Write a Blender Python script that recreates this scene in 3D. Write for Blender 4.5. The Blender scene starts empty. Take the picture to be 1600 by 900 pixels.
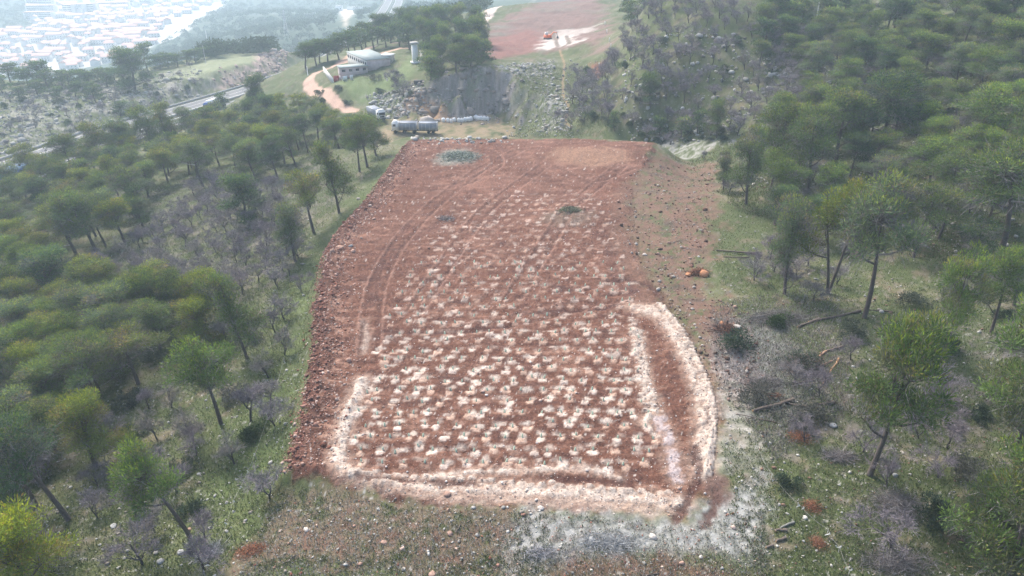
import bpy, math, random
import numpy as np

# ------------------------------------------------------------------ camera, world, sun, exposure
FPX = 1143.0                       # focal length in pixels of a 1600 px wide frame
PITCH = math.radians(27.7)
CH = 50.0
cp, sp = math.cos(PITCH), math.sin(PITCH)
scene = bpy.context.scene
cam_data = bpy.data.cameras.new('camera')
cam_data.sensor_width = 36.0
cam_data.lens = 36.0 * FPX / 1600.0
cam_data.clip_start = 0.5
cam_data.clip_end = 9000
cam = bpy.data.objects.new('camera', cam_data)
scene.collection.objects.link(cam)
cam.location = (0, 0, CH)
cam.rotation_euler = (math.pi / 2 - PITCH, 0, 0)
scene.camera = cam

world = bpy.data.worlds.new('World')
scene.world = world
world.use_nodes = True
wn = world.node_tree
bg = wn.nodes['Background']
sky = wn.nodes.new('ShaderNodeTexSky')
sky.sky_type = 'NISHITA'
sky.sun_disc = False
SUN_EL, SUN_ROT = math.radians(48), math.radians(-35)
sky.sun_elevation = SUN_EL
sky.sun_rotation = SUN_ROT
sky.air_density = 1.0
sky.dust_density = 4.0
sky.ozone_density = 1.0
wn.links.new(sky.outputs[0], bg.inputs[0])
bg.inputs[1].default_value = 0.14

sd = bpy.data.lights.new('sun', 'SUN')
sd.energy = 2.0
sd.angle = math.radians(14)
sd.color = (1.0, 0.95, 0.88)
sun = bpy.data.objects.new('sun', sd)
scene.collection.objects.link(sun)
sun.rotation_euler = (math.pi / 2 - SUN_EL, 0, math.pi - SUN_ROT)

scene.view_settings.view_transform = 'Standard'
scene.view_settings.look = 'None'
scene.view_settings.gamma = 1.0
scene.view_settings.use_curve_mapping = False
scene.view_settings.exposure = 1.15
scene.cycles.use_denoising = True
scene.cycles.denoising_prefilter = 'NONE'
scene.cycles.denoising_input_passes = 'RGB_ALBEDO_NORMAL'
scene.cycles.max_bounces = 5
scene.cycles.diffuse_bounces = 3
scene.cycles.glossy_bounces = 1
scene.cycles.transmission_bounces = 2
scene.cycles.volume_bounces = 1
scene.cycles.transparent_max_bounces = 4

C = scene.collection
random.seed(5)
R = np.random.default_rng(11)
PI = math.pi

# ------------------------------------------------------------------ helpers
def ray(u, v):
    a, b = (u - 800) / FPX, (v - 450) / FPX
    return a, cp - b * sp, -sp - b * cp

def pz(u, v, z):
    dx, dy, dz = ray(u, v)
    t = (z - CH) / dz
    return dx * t, dy * t

def project(X, Y, Z):
    Zr = Z - CH
    d = Y * cp - Zr * sp
    return 800 + FPX * X / d, 450 - FPX * (Y * sp + Zr * cp) / d

_perm = np.random.default_rng(3).permutation(4096)
def _h(ix, iy, seed):
    return _perm[(_perm[(ix + seed * 131) & 4095] + iy) & 4095]
def noise(X, Y, s, seed=0, sx=1.0):
    """gradient noise about -1..1, feature size s metres (sx stretches it along X)"""
    x = np.asarray(X, float) / (s * sx) + 1000.0
    y = np.asarray(Y, float) / s + 1000.0
    ix = np.floor(x).astype(np.int64); iy = np.floor(y).astype(np.int64)
    fx = x - ix; fy = y - iy
    ux = fx * fx * (3 - 2 * fx); uy = fy * fy * (3 - 2 * fy)
    def g(a, b, dx, dy):
        ang = _h(a, b, seed) * (2 * PI / 4096)
        return np.cos(ang) * dx + np.sin(ang) * dy
    n00 = g(ix, iy, fx, fy); n10 = g(ix + 1, iy, fx - 1, fy)
    n01 = g(ix, iy + 1, fx, fy - 1); n11 = g(ix + 1, iy + 1, fx - 1, fy - 1)
    return 1.5 * ((n00 * (1 - ux) + n10 * ux) * (1 - uy) + (n01 * (1 - ux) + n11 * ux) * uy)
def fbm(X, Y, s, seed=0, octv=3, sx=1.0):
    o = 0; a = 1.0; t = 0
    for k in range(octv):
        o = o + a * noise(X, Y, s / 2 ** k, seed + k * 7, sx); t += a; a *= 0.6
    return o / t * 1.4
def sm(x, a, b):
    t = np.clip((x - a) / (b - a), 0, 1)
    return t * t * (3 - 2 * t)
def mixc(A, B, m):
    return A * (1 - m[..., None]) + np.asarray(B) * m[..., None]

def pl_dist(X, Y, pts):
    """distance to a polyline; also the arc parameter of the nearest point"""
    best = np.full(np.shape(X), 1e9); par = np.zeros(np.shape(X))
    for i in range(len(pts) - 1):
        ax, ay = pts[i][0], pts[i][1]; bx, by = pts[i + 1][0], pts[i + 1][1]
        dx, dy = bx - ax, by - ay
        L = dx * dx + dy * dy + 1e-9
        t = np.clip(((X - ax) * dx + (Y - ay) * dy) / L, 0, 1)
        d = np.hypot(X - ax - t * dx, Y - ay - t * dy)
        m = d < best
        best = np.where(m, d, best); par = np.where(m, i + t, par)
    return best, par
def inside(X, Y, pts):
    c = np.zeros(np.shape(X), bool)
    n = len(pts)
    for i in range(n):
        x1, y1 = pts[i][0], pts[i][1]; x2, y2 = pts[(i + 1) % n][0], pts[(i + 1) % n][1]
        if y1 == y2: continue
        m = ((y1 > Y) != (y2 > Y)) & (X < (x2 - x1) * (Y - y1) / (y2 - y1) + x1)
        c ^= m
    return c
def poly_sd(X, Y, pts):
    d, _ = pl_dist(X, Y, list(pts) + [pts[0]])
    return np.where(inside(X, Y, pts), d, -d)      # positive inside
def boxed(fn, X, Y, pts, pad, default):
    """evaluate fn only near the bounding box of pts"""
    xs = [p[0] for p in pts]; ys = [p[1] for p in pts]
    m = (X > min(xs) - pad) & (X < max(xs) + pad) & (Y > min(ys) - pad) & (Y < max(ys) + pad)
    out = np.full(np.shape(X), float(default))
    if m.any(): out[m] = fn(X[m], Y[m])
    return out
def catmull(pts, n=8):
    P = [np.array(p, float) for p in pts]
    P = [2 * P[0] - P[1]] + P + [2 * P[-1] - P[-2]]
    out = []
    for i in range(1, len(P) - 2):
        for k in range(n):
            t = k / n
            out.append(0.5 * (2 * P[i] + (P[i + 1] - P[i - 1]) * t + (2 * P[i - 1] - 5 * P[i] + 4 * P[i + 1] - P[i + 2]) * t * t
                              + (3 * P[i] - P[i - 1] - 3 * P[i + 1] + P[i + 2]) * t ** 3))
    out.append(P[-2])
    return np.array(out)

# ------------------------------------------------------------------ terrain height
CTRL = [  # survey points: picture column, row, height of the land there
 (800,900,0),(450,800,-.4),(1100,900,0),(800,600,0),(800,400,.3),(850,250,.8),(620,300,-.1),(1000,300,.4),(560,500,-.2),(500,700,-.4),
 (1050,600,.1),(1100,500,.4),(1150,700,.2),(400,760,-2.2),(440,600,-2.4),(455,450,-3),(530,320,-3),(600,250,-2.6),
 (300,800,-3.4),(0,900,-6),(200,600,-6.5),(0,600,-10),(300,400,-9),(0,400,-15),(150,300,-14.5),(400,250,-10),(500,215,-9),
 (450,185,-13),(300,215,-18),(150,250,-19),(0,310,-19),
 (0,200,-20.5),(100,160,-21),(200,140,-22),(0,128,-23),(230,112,-25),(300,92,-26),(400,82,-23),(440,92,-22),(470,78,-25),
 (900,200,-6),(900,150,-3),(905,105,-1),(850,90,-.5),(860,60,-1),(800,10,1),(930,20,3),(960,100,3),(780,70,-1),
 (700,120,2),(760,108,4),(655,135,-1.5),(700,98,1),(760,60,-1),(690,60,-3),(600,130,-4.5),(620,165,-7.5),(560,112,-3.5),(520,135,-6),(640,82,-1.5),(480,130,-9),
 (545,172,-9.5),(470,165,-14),(480,95,-12),(560,70,-11),(790,150,1),(815,105,1),
 (1020,212,-4),(1000,150,4),(1000,90,11),(1000,20,19),(1150,222,0),(1200,300,1.5),(1150,400,.8),(1200,150,7),(1250,90,13),(1250,20,20),
 (1400,300,3.5),(1400,220,6.5),(1400,150,11),(1400,80,16.5),(1400,0,23),(1600,400,4),(1600,300,8),(1600,200,14),(1600,100,21),(1600,0,30),
 (1600,600,1.5),(1600,900,0),(1350,500,1.5),(1350,700,.6),
 (500,40,-75),(560,25,-62),(620,30,-55),(700,20,-30),(450,50,-72),(400,25,-100),(330,45,-112),(330,70,-90)]
WCTRL = [  # the same, far land: x, y, height
 (-300,460,-60),(-230,520,-72),(-420,520,-70),(-300,700,-115),(-600,700,-122),(-500,1000,-130),(-900,1300,-130),(-500,1500,-130),
 (-200,1300,-112),(0,1300,-80),(-600,2600,-112),(-1600,2600,-120),(0,2600,-70),(-100,700,-66),(30,600,-22),(300,600,40),(700,700,80),
 (500,1500,70),(1800,2600,80),(-1200,900,-120),(-150,3400,-60),(60,900,-40),
 (-250,230,-24),(-400,420,-40),(20,14,0),(-30,14,-3),(40,14,0),(-60,40,-9)]
_P, _Z = [], []
for u, v, z in CTRL:
    x, y = pz(u, v, z); _P.append((x, y)); _Z.append(z)
for x, y, z in WCTRL: _P.append((x, y)); _Z.append(z)
def fan(X, Y):
    Y = np.maximum(Y, 12.0)
    return X / (Y + 8) * 1.0, 0.9 * np.log(Y)
_P = np.array(_P); _A = np.stack(fan(_P[:, 0], _P[:, 1]), 1); _Z = np.array(_Z)
def _kern(r2): return 0.5 * r2 * np.log(r2 + 1e-12)
_n = len(_A)
_M = np.zeros((_n + 3, _n + 3))
_M[:_n, :_n] = _kern(((_A[:, None] - _A[None]) ** 2).sum(-1)) + np.eye(_n) * 2e-4
_M[:_n, _n] = 1; _M[:_n, _n + 1:] = _A; _M[_n, :_n] = 1; _M[_n + 1:, :_n] = _A.T
_W = np.linalg.solve(_M, np.concatenate([_Z, [0, 0, 0]]))
def tps(X, Y):
    a, b = fan(X, Y)
    o = _W[_n] + _W[_n + 1] * a + _W[_n + 2] * b
    for i in range(_n):
        o = o + _W[i] * _kern((a - _A[i, 0]) ** 2 + (b - _A[i, 1]) ** 2)
    return o

HWY = [(-90,302,-18.5),(0,276,-20),(100,240,-21.5),(200,205,-23),(280,180,-24.5),(370,153,-26),(440,130,-27.5),(500,106,-30),(565,66,-42),(596,34,-58),(612,8,-68),(620,-12,-76)]
hwy = catmull([(*pz(u, v, z), z) for u, v, z in HWY], 8)
QUARRY = [pz(u, v, -10) for u, v in [(588,226),(600,200),(618,188),(655,186),(700,189),(740,187),(775,184),(792,190),(800,205),(790,226)]]
FIELD = [pz(u, v, 0) for u, v in [(632,232),(605,272),(572,318),(530,362),(508,398),(500,440),(492,490),(492,540),(482,600),(466,670),(448,742),(480,752),(540,762),
   (620,792),(800,800),(960,800),(1075,812),(1112,790),(1122,740),(1112,690),(1106,620),(1080,550),(1050,495),(1022,450),(1000,400),(988,350),(988,305),(1003,270),(1020,242),(1022,229),(900,222),(760,222),(640,222)]]
def height(X, Y, detail=True):
    X = np.asarray(X, float); Y = np.asarray(Y, float)
    z = tps(X, Y)
    # raised earthwork: flat top, short bank on the downhill side
    sd_ = boxed(lambda x, y: poly_sd(x, y, FIELD), X, Y, FIELD, 12, -12)
    fl = np.clip(0.15 + 0.004 * (Y - 60), 0, 1.0)
    near = sm(Y, 30, 55)
    side = sm(-(X + 0.02 * Y), -3, 3)
    wq = np.clip((sd_ + 2.2 + 8 * (1 - side)) / (2.5 + 8 * (1 - side)), 0, 1); wq = wq * wq * (3 - 2 * wq) * near
    z = z * (1 - wq) + (fl + 0.2) * wq
    # quarry bowl with its cut face
    qd = boxed(lambda x, y: poly_sd(x, y, QUARRY), X, Y, QUARRY, 30, -30)
    face = sm(X, -46, -30) * sm(Y, 215, 225)
    wdt = 22 - 11 * face
    rough = 5 * noise(X, Y, 11, 5) + 2.2 * noise(X, Y, 4, 6)
    k = sm(qd + rough * 0.8 * (detail * 1.0), -wdt, 0.3)
    k = k * sm(Y, 172, 190)
    z = z * (1 - k) + (-10) * k
    # highway bench
    h, par = np.full(X.shape, 1e9), np.zeros(X.shape)
    m = (Y > 120) & (X < 100)
    if m.any():
        hh, pp = pl_dist(X[m], Y[m], hwy); h[m] = hh; par[m] = pp
    hz = np.interp(par, np.arange(len(hwy)), hwy[:, 2])
    kk = sm(h, 27, 14.5)
    if True:
        kk = 1 - sm(h, 14.5, 27)
    z = z * (1 - kk) + (hz - 0.25) * kk
    if detail:
        out = 1 - sm(sd_, -1, 1)
        amp = (0.35 * noise(X, Y, 9, 21) + 0.16 * fbm(X, Y, 2.2, 22, 3)) * out * (1 - kk)
        far = sm(Y, 180, 260)
        amp = amp + far * (1 - kk) * (0.9 * noise(X, Y, 17, 25) + 0.4 * fbm(X, Y, 4, 26, 2)) * (1 - sm(Y, 500, 900))
        cliff = sm(qd, -13, -3) * (1 - sm(qd, -1, 1)) * face
        amp = amp + cliff * 1.8 * fbm(X, Y, 4.5, 31, 2)
        cut = kk * (1 - kk) * 4
        amp = amp + cut * 1.2 * fbm(X, Y, 4, 33, 2)
        z = z + amp
        f = sm(sd_, -1, 1)
        z = z + f * (0.20 * fbm(X, Y, 1.6, 41, 3, 1.8) + 0.10 * noise(X, Y, .5, 44, 1.5) + .22 * np.abs(noise(X, Y, 3.1, 46, 2.5)) + 0.12 * noise(X, Y, 9, 45) + .9 * np.exp(-((X - pz(900,345,0)[0]) / 7) ** 2 - ((Y - pz(900,345,0)[1]) / 5) ** 2) + 1.2 * np.exp(-((X - pz(915,245,0)[0]) / 14) ** 2 - ((Y - pz(915,245,0)[1]) / 7) ** 2))
        # rubble bank on the downhill edge
        berm = np.exp(-((sd_ - 1.3) / 1.3) ** 2) * sm(-(X + 6), 0, 6) * near * (1 - sm(Y, 150, 170))
        z = z + berm * (0.55 + 0.45 * fbm(X, Y, 1.3, 51, 3))
    return z

_ts = np.geomspace(20, 3800, 900)
def W(u, v):
    """where the line of sight of a picture point meets the land"""
    d = np.array(ray(u, v)); d = d / np.linalg.norm(d)
    X, Y, Z = d[0] * _ts, d[1] * _ts, CH + d[2] * _ts
    hz = height(X, Y, False)
    below = np.where(Z < hz)[0]
    if len(below) == 0: return X[-1], Y[-1]
    i = below[0]
    if i == 0: return X[0], Y[0]
    a0, a1 = Z[i - 1] - hz[i - 1], Z[i] - hz[i]
    t = _ts[i - 1] + (_ts[i] - _ts[i - 1]) * a0 / (a0 - a1)
    return d[0] * t, d[1] * t
def W3(u, v):
    x, y = W(u, v)
    return x, y, float(height(np.array([x]), np.array([y]))[0])
def WP(pts): return [W(u, v) for u, v in pts]
def gz(x, y): return float(height(np.array([x]), np.array([y]))[0])

# ------------------------------------------------------------------ object bookkeeping
USED = {}
def tag(o, label, cat, group=None):
    if group is None or not group.startswith('='):
        k = label
        if k in USED and USED[k] != 'shared': print('DUP LABEL', label)
        USED[k] = 1
    else:
        group = group[1:]
    o['label'] = label; o['category'] = cat
    if group: o['group'] = group
    return o
def empty(name, loc, rz=0):
    o = bpy.data.objects.new(name, None); C.objects.link(o)
    o.location = loc; o.rotation_euler = (0, 0, rz); o.empty_display_size = 0.3
    return o

class MB:
    def __init__(s): s.v = []; s.f = []; s.c = []; s.n = 0
    def add(s, v, f, col=None):
        v = np.asarray(v, float).reshape(-1, 3)
        s.v.append(v); s.f.append(np.asarray(f, np.int64) + s.n); s.n += len(v)
        if col is None: col = (1, 1, 1)
        c = np.asarray(col, float)
        if c.ndim == 1: c = np.tile(c, (len(v), 1))
        s.c.append(c)
    def box(s, cx, cy, cz, sx, sy, sz, rz=0, col=None, taper=1.0):
        x, y, z = sx / 2, sy / 2, sz / 2
        v = np.array([(-x, -y, -z), (x, -y, -z), (x, y, -z), (-x, y, -z), (-x * taper, -y * taper, z), (x * taper, -y * taper, z), (x * taper, y * taper, z), (-x * taper, y * taper, z)])
        c_, s_ = math.cos(rz), math.sin(rz)
        v = np.stack([v[:, 0] * c_ - v[:, 1] * s_ + cx, v[:, 0] * s_ + v[:, 1] * c_ + cy, v[:, 2] + cz], 1)
        s.add(v, [(0, 3, 2, 1), (4, 5, 6, 7), (0, 1, 5, 4), (1, 2, 6, 5), (2, 3, 7, 6), (3, 0, 4, 7)], col)
        return s
    def tube(s, path, rad, k=6, col=None, cap=True):
        P = np.asarray(path, float); n = len(P)
        rad = np.broadcast_to(np.asarray(rad, float), (n,))
        T = np.gradient(P, axis=0); T /= np.linalg.norm(T, axis=1)[:, None] + 1e-9
        ref = np.array([0.31, 0.17, 0.93]) if abs(T[0, 2]) < .8 else np.array([1, .1, 0])
        U = np.cross(T, ref); U /= np.linalg.norm(U, axis=1)[:, None] + 1e-9
        V = np.cross(T, U)
        a = np.arange(k) * 2 * PI / k
        v = P[:, None] + rad[:, None, None] * (np.cos(a)[None, :, None] * U[:, None] + np.sin(a)[None, :, None] * V[:, None])
        v = v.reshape(-1, 3)
        i = np.arange(n - 1)[:, None] * k; j = np.arange(k)[None]
        f = np.stack([i + j, i + (j + 1) % k, i + k + (j + 1) % k, i + k + j], -1).reshape(-1, 4)
        s.add(v, f, col)
        if cap and k == 4:
            s.f.append(np.array([[0, 1, 2, 3]]) + s.n - 4)
        elif cap:
            for e, r0 in ((0, s.n - n * k), (1, s.n - k)):
                c0 = s.n
                s.v.append(P[[0 if e == 0 else -1]]); s.c.append(s.c[-1][:1]); s.n += 1
                s.f.append(np.array([[r0 + q, r0 + (q + 1) % k, c0] for q in range(k)]))
        return s
    def build(s, name, mat, parent=None, smooth=False):
        V = np.concatenate(s.v)
        me = bpy.data.meshes.new(name)
        sizes = np.concatenate([np.full(len(f), f.shape[1]) for f in s.f])
        loops = np.concatenate([f.ravel() for f in s.f])
        me.vertices.add(len(V)); me.vertices.foreach_set('co', V.ravel().astype(np.float32))
        me.loops.add(len(loops)); me.loops.foreach_set('vertex_index', loops.astype(np.int32))
        me.polygons.add(len(sizes))
        me.polygons.foreach_set('loop_start', np.concatenate([[0], np.cumsum(sizes)[:-1]]).astype(np.int32))
        if smooth: me.polygons.foreach_set('use_smooth', np.ones(len(sizes), bool))
        ca = me.color_attributes.new('Col', 'FLOAT_COLOR', 'POINT')
        Cc = np.concatenate(s.c); Cc = np.concatenate([Cc, np.ones((len(Cc), 1))], 1)
        ca.data.foreach_set('color', Cc.ravel().astype(np.float32))
        me.materials.append(mat)
        me.update(calc_edges=True)
        o = bpy.data.objects.new(name, me); C.objects.link(o)
        if parent: o.parent = parent
        return o

# ------------------------------------------------------------------ materials
def mat_new(name):
    m = bpy.data.materials.new(name); m.use_nodes = True
    nt = m.node_tree; b = nt.nodes['Principled BSDF']
    b.inputs['Specular IOR Level'].default_value = 0.2
    return m, nt, b
def plain(name, col, rough=0.7, var=0.12, scale=3.0, metal=0.0, bump=0.0):
    m, nt, b = mat_new(name)
    b.inputs['Roughness'].default_value = rough; b.inputs['Metallic'].default_value = metal
    tc = nt.nodes.new('ShaderNodeTexCoord'); n = nt.nodes.new('ShaderNodeTexNoise')
    n.inputs['Scale'].default_value = scale; n.inputs['Detail'].default_value = 5
    nt.links.new(tc.outputs['Object'], n.inputs['Vector'])
    mp = nt.nodes.new('ShaderNodeMapRange'); mp.inputs[1].default_value = .3; mp.inputs[2].default_value = .7
    mp.inputs[3].default_value = 1 - var; mp.inputs[4].default_value = 1 + var
    nt.links.new(n.outputs[0], mp.inputs[0])
    mx = nt.nodes.new('ShaderNodeVectorMath'); mx.operation = 'SCALE'; mx.inputs[0].default_value = col
    nt.links.new(mp.outputs[0], mx.inputs['Scale']); nt.links.new(mx.outputs[0], b.inputs['Base Color'])
    if bump:
        bp = nt.nodes.new('ShaderNodeBump'); bp.inputs['Strength'].default_value = bump
        nt.links.new(n.outputs[0], bp.inputs['Height']); nt.links.new(bp.outputs[0], b.inputs['Normal'])
    return m
def vcol_mat(name, rough=0.95, scale=6.0, var=0.25, bump=0.5, bdist=0.1, translucent=0.0, tint=False):
    m, nt, b = mat_new(name)
    b.inputs['Roughness'].default_value = rough
    at = nt.nodes.new('ShaderNodeVertexColor'); at.layer_name = 'Col'
    tc = nt.nodes.new('ShaderNodeTexCoord'); n = nt.nodes.new('ShaderNodeTexNoise')
    n.inputs['Scale'].default_value = scale; n.inputs['Detail'].default_value = 6; n.inputs['Roughness'].default_value = .7
    nt.links.new(tc.outputs['Object'], n.inputs['Vector'])
    mp = nt.nodes.new('ShaderNodeMapRange'); mp.inputs[1].default_value = .3; mp.inputs[2].default_value = .7
    mp.inputs[3].default_value = 1 - var; mp.inputs[4].default_value = 1 + var
    nt.links.new(n.outputs[0], mp.inputs[0])
    mx = nt.nodes.new('ShaderNodeVectorMath'); mx.operation = 'SCALE'
    nt.links.new(at.outputs[0], mx.inputs[0]); nt.links.new(mp.outputs[0], mx.inputs['Scale'])
    col = mx.outputs[0]
    if tint:
        oi = nt.nodes.new('ShaderNodeObjectInfo'); m2 = nt.nodes.new('ShaderNodeVectorMath'); m2.operation = 'MULTIPLY'
        nt.links.new(col, m2.inputs[0]); nt.links.new(oi.outputs['Color'], m2.inputs[1]); col = m2.outputs[0]
    nt.links.new(col, b.inputs['Base Color'])
    if bump:
        bp = nt.nodes.new('ShaderNodeBump'); bp.inputs['Strength'].default_value = bump; bp.inputs['Distance'].default_value = bdist
        nt.links.new(n.outputs[0], bp.inputs['Height']); nt.links.new(bp.outputs[0], b.inputs['Normal'])
    if translucent:
        tr = nt.nodes.new('ShaderNodeBsdfTranslucent'); ms = nt.nodes.new('ShaderNodeMixShader'); ms.inputs[0].default_value = translucent
        out = nt.nodes['Material Output']
        nt.links.new(col, tr.inputs[0]); nt.links.new(b.outputs[0], ms.inputs[1]); nt.links.new(tr.outputs[0], ms.inputs[2]); nt.links.new(ms.outputs[0], out.inputs[0])
    return m
M_GROUND = vcol_mat('ground_soil', scale=4.0, var=0.30, bump=0.8, bdist=0.12)
M_SOIL = vcol_mat('turned_red_soil', scale=2.6, var=0.42, bump=1.0, bdist=0.25)
M_LEAF = vcol_mat('pine_needles', rough=.8, scale=.8, var=0.12, bump=0, translucent=.3, tint=True)
M_BARK = vcol_mat('bark', scale=8, var=.3, bump=.6, bdist=.03)
M_TWIG = vcol_mat('twigs', scale=2, var=.15, bump=0)
M_ROCK = vcol_mat('rock', scale=5, var=.2, bump=.7, bdist=.05)
M_GRASS = vcol_mat('grass_blades', scale=1, var=.2, bump=0, translucent=.2)
M_ASPH = plain('asphalt', (.17, .17, .17), .9, .12, .6)
M_WHITE = plain('white_paint', (.78, .78, .76), .6, .05)
M_METAL = plain('galvanised_steel', (.45, .46, .47), .45, .1, 2, .3)
M_GREYBOX = plain('grey_tarpaulin', (.26, .29, .34), .6, .12, 1.5)
M_BLUE = plain('blue_curtain', (.03, .09, .30), .55, .1, 1)
M_GLASS = plain('dark_glass', (.03, .035, .04), .15, .05)
M_RUBBER = plain('tyre_rubber', (.03, .03, .03), .9, .1)
M_DARK = plain('dark_chassis', (.06, .06, .065), .7, .1)
M_REDP = plain('red_painted_metal', (.40, .05, .05), .6, .15)
M_ORANGE = plain('orange_paint', (.75, .16, .05), .5, .08)
M_ROOFM = plain('pale_metal_roof', (.27, .32, .31), .6, .10, .8)
M_WALL = plain('whitewash', (.62, .60, .57), .9, .10, 1.2)
M_PINKW = plain('pinkish_render', (.50, .42, .41), .9, .12, 1.2)
M_TILE = plain('roof_tiles', (.60, .37, .31), .9, .2, 1.0)
M_CONC = plain('concrete', (.42, .41, .39), .9, .15, 1.5)
M_GREEN = plain('green_mesh_tube', (.46, .56, .42), .7, .12, 6)
M_TAPE = plain('white_tape', (.85, .85, .83), .6, .04)

# ------------------------------------------------------------------ ground sheet
NR, NC = 1150, 1330
Yr = np.geomspace(13.0, 3500.0, NR)
s_ = np.linspace(-1, 1, NC)
YY = np.repeat(Yr[:, None], NC, 1)
XX = s_[None, :] * (0.86 * YY + 36)
ZZ = height(XX, YY)
NEARR = int(np.searchsorted(Yr, 230))

def pathmask(pts, w, soft=0.4, seed=1, rag=0.35, s=1.0, pad=None):
    xs = [p[0] for p in pts]; ys = [p[1] for p in pts]; pad = pad or (w + soft + 3)
    out = np.zeros((NR, NC))
    r0, r1 = np.searchsorted(Yr, max(13, min(ys) - pad)), np.searchsorted(Yr, max(ys) + pad)
    x, y = XX[r0:r1], YY[r0:r1]
    m = (x > min(xs) - pad) & (x < max(xs) + pad)
    if not m.any(): return out
    xm, ym = x[m], y[m]
    d, _ = pl_dist(xm, ym, pts)
    d = d + rag * (noise(xm, ym, s, seed) + .6 * noise(xm, ym, s * .4, seed + 1))
    o = np.zeros(x.shape); o[m] = 1 - sm(d, w - soft, w + soft); out[r0:r1] = o
    return out
def polymask(pts, soft=1.0, seed=1, rag=1.0, s=3.0):
    pad = soft + rag * 2 + 1
    xs = [p[0] for p in pts]; ys = [p[1] for p in pts]
    out = np.zeros((NR, NC))
    r0, r1 = np.searchsorted(Yr, max(13, min(ys) - pad)), np.searchsorted(Yr, max(ys) + pad)
    x, y = XX[r0:r1], YY[r0:r1]
    m = (x > min(xs) - pad) & (x < max(xs) + pad)
    if not m.any(): return out
    xm, ym = x[m], y[m]
    d = poly_sd(xm, ym, pts) + rag * (noise(xm, ym, s, seed) + .6 * noise(xm, ym, s * .35, seed + 1))
    o = np.zeros(x.shape); o[m] = sm(d, -soft, soft); out[r0:r1] = o
    return out
def spot(x, y, rx, ry, seed=1, rag=.35):
    """soft ragged patch"""
    out = np.zeros((NR, NC))
    r0, r1 = np.searchsorted(Yr, max(13, y - ry * 2)), np.searchsorted(Yr, y + ry * 2)
    X_, Y_ = XX[r0:r1], YY[r0:r1]
    d = np.hypot((X_ - x) / rx, (Y_ - y) / ry) + rag * fbm(X_, Y_, min(rx, ry) * .8, seed, 3)
    out[r0:r1] = 1 - sm(d, .45, 1.1)
    return out

# --- hillside colours
n1 = fbm(XX, YY, 14, 61, 3); n2 = fbm(XX, YY, 3.5, 64, 3); n3 = fbm(XX, YY, .9, 67, 2); n4 = noise(XX, YY, .35, 70)
COL = np.zeros((NR, NC, 3)) + np.array([.088, .108, .045])
COL = mixc(COL, (.145, .145, .075), sm(n1 + .5 * n2, -.1, .8))
COL = mixc(COL, (.165, .130, .092), sm(n2 + .5 * n3, .05, .8) * .75)
COL = mixc(COL, (.20, .19, .165), sm(n3 + .5 * n1, .2, .9) * .6)
COL = mixc(COL, (.05, .075, .022), sm(-n2 + .4 * n3, .35, 1.0) * .6)
# scrubby grey litter on the right slope and under the left wood
COL = mixc(COL, (.15, .135, .12), polymask(WP([(1130, 520), (1600, 480), (1600, 700), (1200, 690)]), 3, 71, 3, 6) * sm(n3 + n2, -.4, .6) * .6)
COL = mixc(COL, (.16, .15, .125), polymask(WP([(150, 300), (560, 240), (470, 420), (380, 520), (150, 480)]), 5, 72, 4, 8) * sm(n3 + n2, -.4, .7) * .65)
# bright grass band below the bank, and grass round the quarry
COL = mixc(COL, (.105, .150, .050), polymask(WP([(600, 262), (628, 240), (500, 400), (480, 600), (440, 740), (340, 900), (200, 900), (380, 640), (420, 480)]), 3, 73, 2.5, 5) * sm(n2 + .3 * n3, -.6, .6) * .75)
COL = mixc(COL, (.135, .155, .075), polymask(WP([(800, 215), (800, 180), (830, 130), (880, 80), (950, 80), (940, 150), (900, 215)]), 3, 74, 2.5, 5) * sm(n2, -.6, .5) * .7)
COL = mixc(COL, (.15, .20, .08), polymask(WP([(520, 132), (560, 122), (620, 110), (640, 90), (650, 110), (600, 160), (560, 165)]), 3, 75, 2, 5) * .65)
COL = mixc(COL, (.16, .12, .085), polymask(WP([(450, 760), (850, 800), (860, 900), (340, 900)]), 1.5, 76, 2, 2.5) * sm(n2 + n3, -1.2, .1) * .85)
COL = mixc(COL, (.165, .095, .068), polymask(WP([(560, 800), (800, 800), (700, 900), (380, 900), (380, 860)]), 1.5, 77, 2.5, 3) * sm(n2 + n3, -.1, .9) * .8)
# rocky far slope across the highway
rocky = polymask(WP([(0, 262), (270, 178), (335, 145), (330, 95), (230, 120), (0, 140)]), 6, 78, 8, 15)
COL = mixc(COL, (.27, .26, .23), rocky * sm(n1 + n2 + n3, -.5, .9) * .9)
COL = mixc(COL, (.24, .26, .15), polymask(WP([(300, 96), (400, 82), (425, 90), (330, 135), (260, 128)]), 5, 79, 4, 10) * .8)
pinkcut = polymask(WP([(334, 138), (352, 122), (395, 100), (440, 80), (478, 66), (484, 84), (440, 108), (352, 140)]), 2.5, 80, 2.5, 6)
COL = mixc(COL, (.44, .33, .28), pinkcut * sm(n2 + n3, -1.0, .5))
COL = mixc(COL, (.16, .12, .10), pinkcut * sm(noise(XX, YY, 2.2, 82), .25, .7) * .8)
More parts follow.
